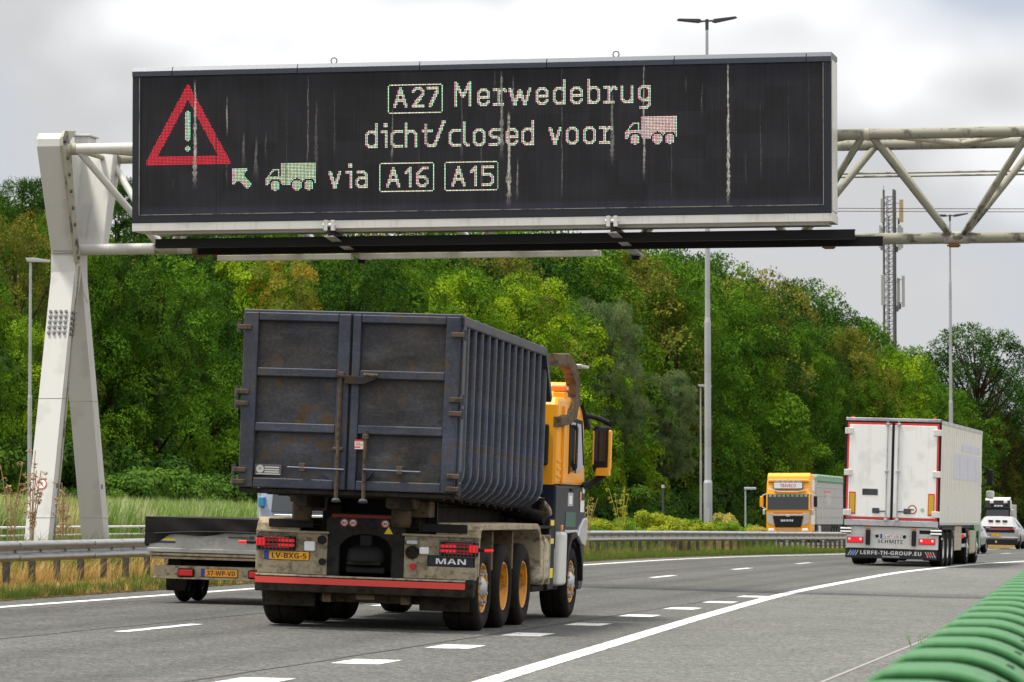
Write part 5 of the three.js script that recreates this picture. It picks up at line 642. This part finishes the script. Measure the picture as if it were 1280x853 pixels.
function sprayGeo(seed, n, form) { // one leafy twig end, pointing up, about half a metre across
  const R0 = rng(seed), pos = [], col = [], t = V(0, 0, 0), u = V(0, 0, 0), m = V(0, 0, 0);
  for (let i = 0; i < n; i++) {
    const a = R0() * 6.28, el = Math.acos(1 - R0() * 1.05), r = form === 'pine' ? .12 + .3 * R0() : .5 * Math.pow(R0(), .5), d = V(Math.sin(el) * Math.cos(a), Math.cos(el), Math.sin(el) * Math.sin(a)), c = V(d.x * r * 1.15, d.y * r * .95, d.z * r * 1.15);
    t.copy(d).add(V((R0() - .5) * .9, (R0() - .5) * .6 - .15, (R0() - .5) * .9)).normalize(); m.set(d.x * .5 + (R0() - .5) * .8, .75 + (R0() - .5) * .5, d.z * .5 + (R0() - .5) * .8); m.addScaledVector(t, -m.dot(t)).normalize(); u.crossVectors(m, t);
    const s = form === 'pine' ? .30 * (.7 + .6 * R0()) : .125 * (.6 + .8 * R0()), w = form === 'pine' ? .035 : s * .62, f = s * .16, A = c.clone().addScaledVector(t, -s * .5), E = c.clone().addScaledVector(t, s * .5).addScaledVector(m, -f), B = c.clone().addScaledVector(u, w * .5).addScaledVector(m, -f * .3), D = c.clone().addScaledVector(u, -w * .5).addScaledVector(m, -f * .3), br = .82 + .36 * R0();
    for (const q of [A, B, E, A, E, D]) { pos.push(q.x, q.y, q.z); col.push(br * (.97 + .06 * R0()), br, br); }
  }
  const g = new THREE.BufferGeometry(); g.setAttribute('position', new THREE.Float32BufferAttribute(pos, 3)); g.setAttribute('color', new THREE.Float32BufferAttribute(col, 3)); g.computeVertexNormals(); return g;
}
const SPRAY = { oak: sprayGeo(501, 64), pine: sprayGeo(502, 60, 'pine'), sparse: sprayGeo(503, 64) };
const KIND = {
  bright1: makeTree(11, { h: 15, r: 5.2, pal: 'bright', n: 84, sprays: 1150, size: 1.0, t0: .04 }), bright2: makeTree(12, { h: 16, r: 4.8, pal: 'bright', pal2: 'mid', mix: .12, n: 88, sprays: 1150, size: 1.0, t0: .04 }),
  mid1: makeTree(21, { h: 16, r: 5.4, pal: 'mid', pal2: 'bright', mix: .08, n: 84, sprays: 1200, size: 1.0, t0: .03 }), mid2: makeTree(22, { h: 17, r: 5.0, pal: 'mid', pal2: 'dark', mix: .15, n: 90, sprays: 1200, size: 1.0, t0: .05 }), mid3: makeTree(23, { h: 18, r: 5.6, pal: 'mid', n: 84, sprays: 1250, size: 1.05, t0: .06 }),
  dark1: makeTree(31, { h: 17, r: 5.2, pal: 'dark', pal2: 'mid', mix: .15, n: 84, sprays: 1200, size: 1.0, t0: .03 }), dark2: makeTree(32, { h: 18, r: 5.6, pal: 'dark', pal2: 'mid', mix: .06, n: 84, sprays: 1250, size: 1.05, t0: .04 }),
  olive: makeTree(41, { h: 17, r: 5.4, pal: 'olive', n: 80, sprays: 1150, size: .95, t0: .05 }), autumn: makeTree(42, { h: 17, r: 5.4, pal: 'autumn', pal2: 'olive', mix: .3, n: 76, sprays: 1100, size: .95, t0: .1 }),
  back1: makeTree(81, { h: 18, r: 5.6, pal: 'mid', n: 70, sprays: 480, size: 1.6, t0: .2 }), back2: makeTree(82, { h: 18, r: 5.4, pal: 'dark', n: 70, sprays: 480, size: 1.6, t0: .2 }), back3: makeTree(83, { h: 18, r: 5.6, pal: 'olive', n: 70, sprays: 480, size: 1.6, t0: .2 }),
  pine: makeTree(51, { h: 18, r: 4.2, pal: 'pine', form: 'pine', n: 70, sprays: 1100, size: 1.1, t0: .1 }), darkpine: makeTree(52, { h: 18, r: 3.4, pal: 'dark', form: 'pine', n: 40, sprays: 620, size: 1.1, t0: .1 }),
  birch: makeTree(61, { h: 16, r: 3.6, pal: 'birch', n: 80, sprays: 800, size: .8, t0: .12, bark: 'barkPale' }), sparse: makeTree(71, { h: 16, r: 5.6, pal: 'dark', form: 'sparse', n: 84, sprays: 720, size: 1.1, t0: .34 }),
};
const NAME = { back1: 'oak_tree', back2: 'oak_tree', back3: 'oak_tree', bright1: 'broadleaf_tree', bright2: 'broadleaf_tree', mid1: 'oak_tree', mid2: 'oak_tree', mid3: 'oak_tree', dark1: 'oak_tree', dark2: 'oak_tree', olive: 'oak_tree', autumn: 'oak_tree', pine: 'pine_tree', darkpine: 'pine_tree', birch: 'birch_tree', sparse: 'oak_tree' };
const protoTrees = {};
function tree(kind, x, d, h, turn, label, group, wide = 1) {
  let t = protoTrees[kind];
  if (!t) { t = protoTrees[kind] = thing(NAME[kind], null, 'tree'); part('trunk', KIND[kind].trunk, M[KIND[kind].bark || 'bark'], t, { raw: true }); const K = KIND[kind], im = new THREE.InstancedMesh(SPRAY[K.form], M.leaf, K.place.length), c = new THREE.Color(); K.place.forEach(([m4, rgb], i) => { im.setMatrixAt(i, m4); im.setColorAt(i, c.setRGB(...rgb)); }); im.name = 'crown'; im.castShadow = im.receiveShadow = true; im.userData.kind = 'stuff'; t.add(im); }
  else { t = t.clone(); t.name = numbered(NAME[kind]); delete t.userData.group; scene.add(t); }
  const s = h / KIND[kind].h; t.scale.set(s * wide, s, s * wide); t.position.set(x, gy(x, d) - .1, -d); t.rotation.y = turn; t.userData.label = label; if (group) t.userData.group = group; return t;
}
// the skyline as the camera's height and each tree's distance give it: [bearing, top] in photo pixels
const skyline = curve([[-200, 250], [0, 245], [60, 250], [120, 285], [200, 250], [400, 270], [600, 280], [800, 305], [870, 308], [905, 320], [950, 338], [990, 352], [1030, 365], [1060, 380], [1095, 402], [1130, 425], [1180, 465], [1230, 500], [1265, 525], [1300, 560], [1400, 600]]);
const edge = curve([[-300, 128], [0, 168], [200, 186], [450, 222], [715, 270], [850, 300], [944, 335], [1150, 400], [1312, 470], [1450, 560]]);
const WORD = { back1: 'mid green tree', back2: 'dark green tree', back3: 'olive green tree' };
const MARK = ['left of the lamp post at far left', 'above the front gantry leg', 'between the two gantry legs', 'below the left end of the sign', 'left of the container', 'over the left door of the container', 'over the middle of the container', 'over the right door of the container', 'over the right corner of the container', 'over the ribbed side of the container', 'above the truck cab', 'above the truck mirror', 'right of the truck mirror', 'left of the tall lamp post', 'behind the tall lamp post', 'above the yellow truck', 'above the tarpaulin trailer', 'left of the refrigerated trailer', 'above the refrigerated trailer', 'below the telecom mast', 'left of the right lamp post', 'right of the right lamp post', 'at the right border', 'past the right border'];
{
  const R0 = rng(77), at = (px, d) => (px - 640) / 5100 * d, top = (px, y, d) => (653 - y) / 5100 * d + 1.58 - gy(at(px, d), d);
  // front of the wood: each tree by bearing, kind, height of its top, and what one sees of it
  const FRONT = [
    [-60, 'mid1', 300, 'mid green oak cut by the left border of the picture'], [18, 'olive', 262, 'olive green oak at the far left beside the lamp post'], [66, 'mid1', 268, 'mid green oak right behind the front gantry leg'], [20, 'bright1', 400, 'low bright green tree at the left border behind the lamp post'], [135, 'dark1', 300, 'dark green oak between the gantry legs and the sign'], [100, 'mid2', 420, 'lower mid green tree seen between the two gantry legs'],
    [195, 'mid1', 315, 'mid green oak just right of the rear gantry leg'], [255, 'dark2', 345, 'broad dark green tree left of the container'], [310, 'bright1', 322, 'bright green tree above the left corner of the container'], [352, 'birch', 305, 'yellowing birch below the left half of the sign'], [440, 'dark1', 300, 'dark green oak rising over the middle of the container'],
    [505, 'mid3', 318, 'mid green oak over the right door of the container'], [585, 'bright2', 330, 'sunlit yellow green tree above the right corner of the container'], [655, 'bright1', 345, 'sunlit bright green tree above the truck cab'], [715, 'bright2', 385, 'yellow green tree standing directly right of the truck mirror'], [760, 'pine', 365, 'blue green pine behind the yellow green trees right of the truck'],
    [700, 'mid1', 430, 'lower mid green oak just behind the truck mirror'], [775, 'bright1', 470, 'low bright leafy tree with branches reaching toward the tall lamp post'], [830, 'pine', 455, 'shorter blue green pine left of the tall lamp post'], [850, 'mid2', 350, 'mid green oak left of the tall lamp post'], [905, 'mid1', 345, 'mid green oak just right of the tall lamp post'], [885, 'dark1', 460, 'lower dark oak behind the foot of the tall lamp post'],
    [945, 'dark2', 372, 'broad dark green tree above the yellow truck'], [960, 'mid3', 465, 'lower broad oak directly over the yellow truck'], [1000, 'mid2', 400, 'mid green tree above the tarpaulin trailer'], [1035, 'dark1', 440, 'dark oak left of the top corner of the refrigerated trailer'], [1068, 'olive', 408, 'olive brown oak above the refrigerated trailer'], [1085, 'mid1', 470, 'lower mid green oak just above the refrigerated trailer roof'],
    [1110, 'bright2', 430, 'yellow green tree below the telecom mast'], [1145, 'mid3', 452, 'mid green oak right of the telecom mast'], [1182, 'mid1', 478, 'mid green oak in front of the sparse crown beside the right lamp post'], [1225, 'olive', 505, 'olive green oak behind the green tractor'], [1258, 'dark1', 508, 'dark oak near the right border'], [1290, 'mid2', 545, 'mid green tree at the right border'], [1243, 'dark2', 452, 'full dark green oak beneath the sparse crown at the right border'],
  ];
  FRONT.forEach(([px, k, y, label], i) => { const d = edge(px) + (i % 3) * 3.5 + 2, x = at(px, d); tree(k, x, d, top(px, y, d), i * 1.7, label, null, px > 1170 ? 1 : .70 + .2 * R0()); });
  tree('sparse', at(1222, 432), 432, top(1222, 402, 432), .4, 'sparse open oak with bare limbs against the sky at right', null, 1.05); tree('darkpine', at(42, 205), 205, top(42, 212, 205), 2.1, 'dark open-topped pine sticking out above the trees at far left'); tree('darkpine', at(150, 220), 220, top(150, 205, 220), .7, 'dark open-topped pine between gantry truss and sign edge'); tree('sparse', at(868, 350), 350, top(868, 310, 350), 2.2, 'sparse treetop against the sky left of the tall lamp post', null, .8);
  tree('autumn', at(620, 285), 285, top(620, 318, 285), 1.1, 'brown oak behind the sunlit trees below the sign'); tree('olive', at(775, 318), 318, top(775, 312, 318), 2.8, 'tall olive oak behind the pine below the sign'); tree('olive', at(700, 300), 300, top(700, 316, 300), .3, 'olive oak right of the brown oak below the sign');
  // the rows behind
  const ROWS = ['second row', 'third row', 'last row'], seen = new Set();
  [[16, 62, 26], [34, 58, 8], [58, 64, 0]].forEach(([row, step, drop], ri) => { for (let px = -60 + row; px < 1310; px += step * (.85 + .3 * R0())) { const d = edge(px) + row + 6 * R0(), k = ['back1', 'back2', 'back1', 'back3'][Math.floor(R0() * 4)]; let w = `${WORD[k]} in the ${ROWS[ri]}, ${MARK[clamp(Math.floor((px + 8) / 57), 0, 23)]}`; if (seen.has(w)) w = w.replace('green tree', 'green leafy tree'); seen.add(w); tree(k, at(px, d), d, top(px, skyline(px) + drop + 34 * R0() - 8, d), R0() * 6, w, 'trees in the rows behind the front of the wood', .72 + .2 * R0()); } });
}
// low growth that closes the foot of the wood
function copies(name, geo, m, list, label, category) { // list: [x, y, z, scale, turn, [r, g, b], squash]
  const im = new THREE.InstancedMesh(geo, m, list.length), M4 = new THREE.Matrix4(), Q = new THREE.Quaternion(), c = new THREE.Color(); im.name = numbered(name);
  list.forEach(([x, y, z, s, a, rgb, sy = 1], i) => { Q.setFromAxisAngle(V(0, 1, 0), a); M4.compose(V(x, y, z), Q, V(s, s * sy, s)); im.setMatrixAt(i, M4); im.setColorAt(i, c.setRGB(...rgb)); });
  im.castShadow = im.receiveShadow = true; scene.add(im); return tag(im, label, category, null, 'stuff');
}
const WHITE = [[1, 1, 1], [.9, .95, .9], [1.1, 1.05, .95]];
const bushGeo = leafCloud(rng(91), Array.from({ length: 14 }, (_, i) => { const a = i * 2.4, r = .25 + .5 * ((i * .37) % 1); return [V(Math.cos(a) * r, .35 + .45 * ((i * .61) % 1), Math.sin(a) * r), V(.38, .3, .38), 330, WHITE[i % 3]]; }), .105);
const shrubGeo = leafCloud(rng(92), Array.from({ length: 16 }, (_, i) => { const a = i * 2.4, r = .2 + .55 * ((i * .37) % 1); return [V(Math.cos(a) * r, .3 + .55 * ((i * .61) % 1), Math.sin(a) * r), V(.3, .22, .3), 420, WHITE[i % 3]]; }), .085);
{
  const R0 = rng(14), L = []; for (let px = -160; px < 1400; px += 9) for (let k = 0; k < 3; k++) { const d = edge(px) - 3 + k * 4 + 3 * R0(), x = (px - 640 + 14 * (R0() - .5)) / 5100 * d, s = 1.6 + 1.8 * R0(); const c = [[.036, .085, .010], [.026, .066, .010], [.052, .105, .012]][Math.floor(R0() * 3)]; L.push([x, gy(x, d) - .2, -d, s, R0() * 6, c, .9 + .5 * R0()]); }
  copies('undergrowth', shrubGeo, M.leaf, L, 'dense green undergrowth along the foot of the wood', 'undergrowth');
  const D = []; for (let px = -160; px < 1400; px += 8) for (let k = 0; k < 3; k++) { const d = edge(px) + 14 + k * 16 + 6 * R0(), x = (px - 640 + 20 * (R0() - .5)) / 5100 * d; D.push([x, gy(x, d) - .2, -d, 3.2 + 2.2 * R0(), R0() * 6, [.03, .06, .016], 1.5]); }
  copies('inner_undergrowth', shrubGeo, M.leaf, D, 'dark undergrowth deep inside the wood between the trunks', 'undergrowth');
}
// ------------------------------------------------------------------ grasses, reeds, brambles
function tuft(seed, n, h, w, spread, bend) { const R0 = rng(seed), pos = [], col = []; for (let i = 0; i < n; i++) { const a = R0() * 6.28, r = spread * Math.sqrt(R0()), x = Math.cos(a) * r, z = Math.sin(a) * r, hh = h * (.55 + .5 * R0()), b = bend * (.4 + R0()) * hh, dx = Math.cos(a + R0() - .5) * b, dz = Math.sin(a + R0() - .5) * b, ta = R0() * 6.28, wx = Math.cos(ta) * w, wz = Math.sin(ta) * w; const P = (k, s) => [x + dx * k * k + wx * s * (1 - k * .9), hh * k * (1 - .12 * k * k), z + dz * k * k + wz * s * (1 - k * .9)]; const A = P(0, -1), B = P(0, 1), Cc = P(.55, -1), D = P(.55, 1), E = P(1, 0); for (const v of [A, B, D, A, D, Cc, Cc, D, E]) { pos.push(...v); const t = .75 + .5 * v[1] / h; col.push(t, t, t); } } const g = new THREE.BufferGeometry(); g.setAttribute('position', new THREE.Float32BufferAttribute(pos, 3)); g.setAttribute('color', new THREE.Float32BufferAttribute(col.map((c, i) => 1 * (.85 + .3 * hash3(Math.floor(i / 27), 1, seed))), 3)); g.computeVertexNormals(); return g; }
const grassGeo = tuft(3, 26, .32, .006, .16, .5), strawGeo = tuft(4, 30, .62, .007, .2, .6), weedGeo = tuft(6, 22, .95, .012, .22, .4), reedGeo = tuft(5, 16, 1.35, .028, .35, .28);
{
  const R0 = rng(23), G = [], S = [], W = [], RD2 = [], Lf = [];
  for (let i = 0; i < 17000; i++) { // verge between the road's edge and the rail, and under it
    const d = 46 + 110 * Math.pow(R0(), 1.3), off = R0(), x = leftLine(d) - 1.0 - 3.6 * off, y = gy(x, d) - .03, near = sstep(.32, .05, off), n = fbm(x * .5, d * .35, 3, 3), right = d > 104;
    if (R0() < .5 * near + (right ? .5 : .04) + (n > .6 ? .2 : 0)) { if (n < .36 && R0() < .6) continue; const c = R0() < .7 ? [.09, .15, .025] : [.14, .15, .035]; G.push([x, y, -d, .4 + .55 * R0() * (right ? .8 : 1), R0() * 6, c]); }
    else if (!right || R0() < .6) S.push([x, y, -d, (.3 + .55 * R0()) * (off > .5 ? 1.15 : .42) * (right ? .6 : 1), R0() * 6, R0() < .75 ? [.66, .44, .16] : [.46, .33, .12]]);
  }
  for (let i = 0; i < 1500; i++) { const d = 50 + 100 * R0(), off = .12 + .5 * R0(), x = leftLine(d) - 1.0 - 3.6 * off; if (fbm(x * .9, d * .5, 11, 3) < .55) continue; W.push([x, gy(x, d) - .03, -d, .28 + .36 * R0(), R0() * 6, R0() < .6 ? [.12, .19, .03] : [.22, .21, .05]]); }
  for (let i = 0; i < 9000; i++) { const d = 50 + 100 * Math.pow(R0(), 1.2), a = railLine(d) - .4, b = oppLine(d) + 6.6, x = lerp(a, b, R0()), n = fbm(x * .3, d * .2, 9, 3); const c = n > .55 ? [.09, .16, .03] : n > .42 ? [.15, .18, .045] : [.26, .21, .085]; (R0() < .75 ? W : S).push([x, gy(x, d) - .03, -d, .55 + .5 * R0(), R0() * 6, c]); }
  copies('grass', grassGeo, M.blade, G, 'short green grass tufts along the verge by the road edge', 'grass'); copies('dry_grass', strawGeo, M.blade, S, 'dry golden grass beneath the guard rail', 'grass'); copies('tall_weeds', weedGeo, M.blade, W, 'tall green weeds in the strip behind the guard rail', 'weeds');
  for (let i = 0; i < 9000; i++) { const px = -140 + 560 * R0(), d = lerp(118, edge(px) - 5, R0()), x = (px - 640) / 5100 * d; if (x > oppLine(d) - 6.5 && x < oppLine(d) + 6.5) continue; const n = fbm(x * .2, d * .15, 4, 3); RD2.push([x, gy(x, d) - .05, -d, .75 + .55 * R0(), R0() * 6, n > .56 ? R0() < .7 ? [.16, .27, .045] : [.36, .42, .18] : n > .44 ? (R0() < .6 ? [.28, .36, .11] : [.48, .48, .26]) : R0() < .5 ? [.50, .42, .20] : [.28, .36, .09]]); }
  copies('reeds', reedGeo, M.blade, RD2, 'pale green reeds standing before the wood at left', 'reeds');
  // bramble and young growth behind the rail right of the truck
  const Bm = []; for (let i = 0; i < 900; i++) { const d = 104 + 50 * R0(), x = lerp(railLine(d) - 1.0, railLine(d) - 8, R0()), px = 640 + x / d * 5100; if (px < 690 || px > 952) continue; const n = fbm(x * .7, d * .22, 7, 3), m = vnoise(x * 1.3, d * .5, 3), s = (.32 + .36 * R0()) * (.7 + .9 * n); Bm.push([x, gy(x, d) - .05 + .12 * n, -d, s, R0() * 6, m > .6 ? [.24, .28, .02] : m > .35 ? [.14, .23, .018] : m > .2 ? [.09, .17, .018] : [.34, .29, .07], .85 + .6 * R0()]); }
  copies('bramble_thicket', shrubGeo, M.leaf, Bm, 'yellow green bramble thicket behind the guard rail right of the truck', 'thicket');
  const B2 = []; for (let i = 0; i < 260; i++) { const px = 60 + 260 * R0(), d = edge(px) - 4 - 5 * R0(), x = (px - 640) / 5100 * d; B2.push([x, gy(x, d) - .1, -d, (.8 + 1.1 * R0()) * (px > 150 && px < 270 ? 1.4 : 1), R0() * 6, [.075, .15, .02], 1.1]); }
  copies('willow_scrub', shrubGeo, M.leaf, B2, 'bright scrub at the edge of the wood behind the reeds', 'scrub');
  for (let i = 0; i < 2600; i++) { const d = 50 + 75 * R0(), x = leftLine(d) - .85 - .5 * R0() * R0(); Lf.push([x, gy(x, d) + .0, -d, .35 + .5 * R0(), R0() * 6, R0() < .6 ? [.16, .10, .05] : [.10, .075, .045], .5]); }
  const leafG = leafCloud(rng(8), [[V(0, .02, 0), V(.16, .03, .16), 14, [1, 1, 1]]], .06); copies('leaf_litter', leafG, M.blade, Lf, 'brown leaf litter along the edge of the asphalt', 'leaf litter');
}
// single plants one can pick out
function stalkPlant(name, label, x, d, h, n, col, seed, scrap) {
  const t = thing(name, label, 'plant'), R0 = rng(seed), st = [], hd = [];
  for (let i = 0; i < n; i++) { const a = R0() * 6.28, l = .08 + .3 * R0(), hh = h * (.65 + .35 * R0()), tip = [Math.cos(a) * l * h * .5, hh, Math.sin(a) * l * h * .5]; st.push(pipe([[Math.cos(a) * .05, -.05, Math.sin(a) * .05], [tip[0] * .4, hh * .6, tip[2] * .4], tip], .009, 5, 8)); for (let k = 0; k < scrap; k++) { const f = .5 + .5 * (k + R0()) / scrap; hd.push([V(tip[0] * f * f + (R0() - .5) * .2, hh * f, tip[2] * f * f + (R0() - .5) * .2), V(.07, .06, .07), 24, col]); } }
  part('stem', st, mat(col[0] * .9, col[1] * .9, col[2], .9), t); part('seed_head', leafCloud(R0, hd, .045), M.leaf, t, { raw: true }); place(t, x, d, 0); return t;
}
const MM = (px, d) => (px - 640) / 5100 * d;
stalkPlant('dock_plant', 'dry brown dock stalks in front of the front gantry leg', MM(38, 70), 70, 2.2, 5, [.36, .24, .13], 3, 6); stalkPlant('dock_plant', 'dry brown dock stalks left of the front gantry leg', MM(14, 72), 72, 2.1, 4, [.38, .25, .13], 4, 6); stalkPlant('dock_plant', 'dry brown dock stalks between the two gantry legs', MM(78, 71), 71, 1.75, 5, [.36, .25, .14], 5, 5); stalkPlant('hogweed_plant', 'yellowed umbel plant beside the truck behind the guard rail', MM(733, 112), 112, 2.0, 5, [.34, .27, .08], 6, 4); stalkPlant('goldenrod_plant', 'yellow flowering stalks above the bramble thicket', MM(776, 122), 122, 2.1, 6, [.36, .34, .04], 9, 5);
{ const t = thing('grass_tuft', 'small green grass sprout growing from the joint in the shoulder', 'grass tuft'); part('blade', tuft(33, 10, .22, .008, .09, .9), new THREE.MeshStandardMaterial({ color: C(.06, .2, .02), side: THREE.DoubleSide, roughness: .8 }), t, { raw: true }); place(t, 4.62, 46.6); }
renderer.render(scene, camera);
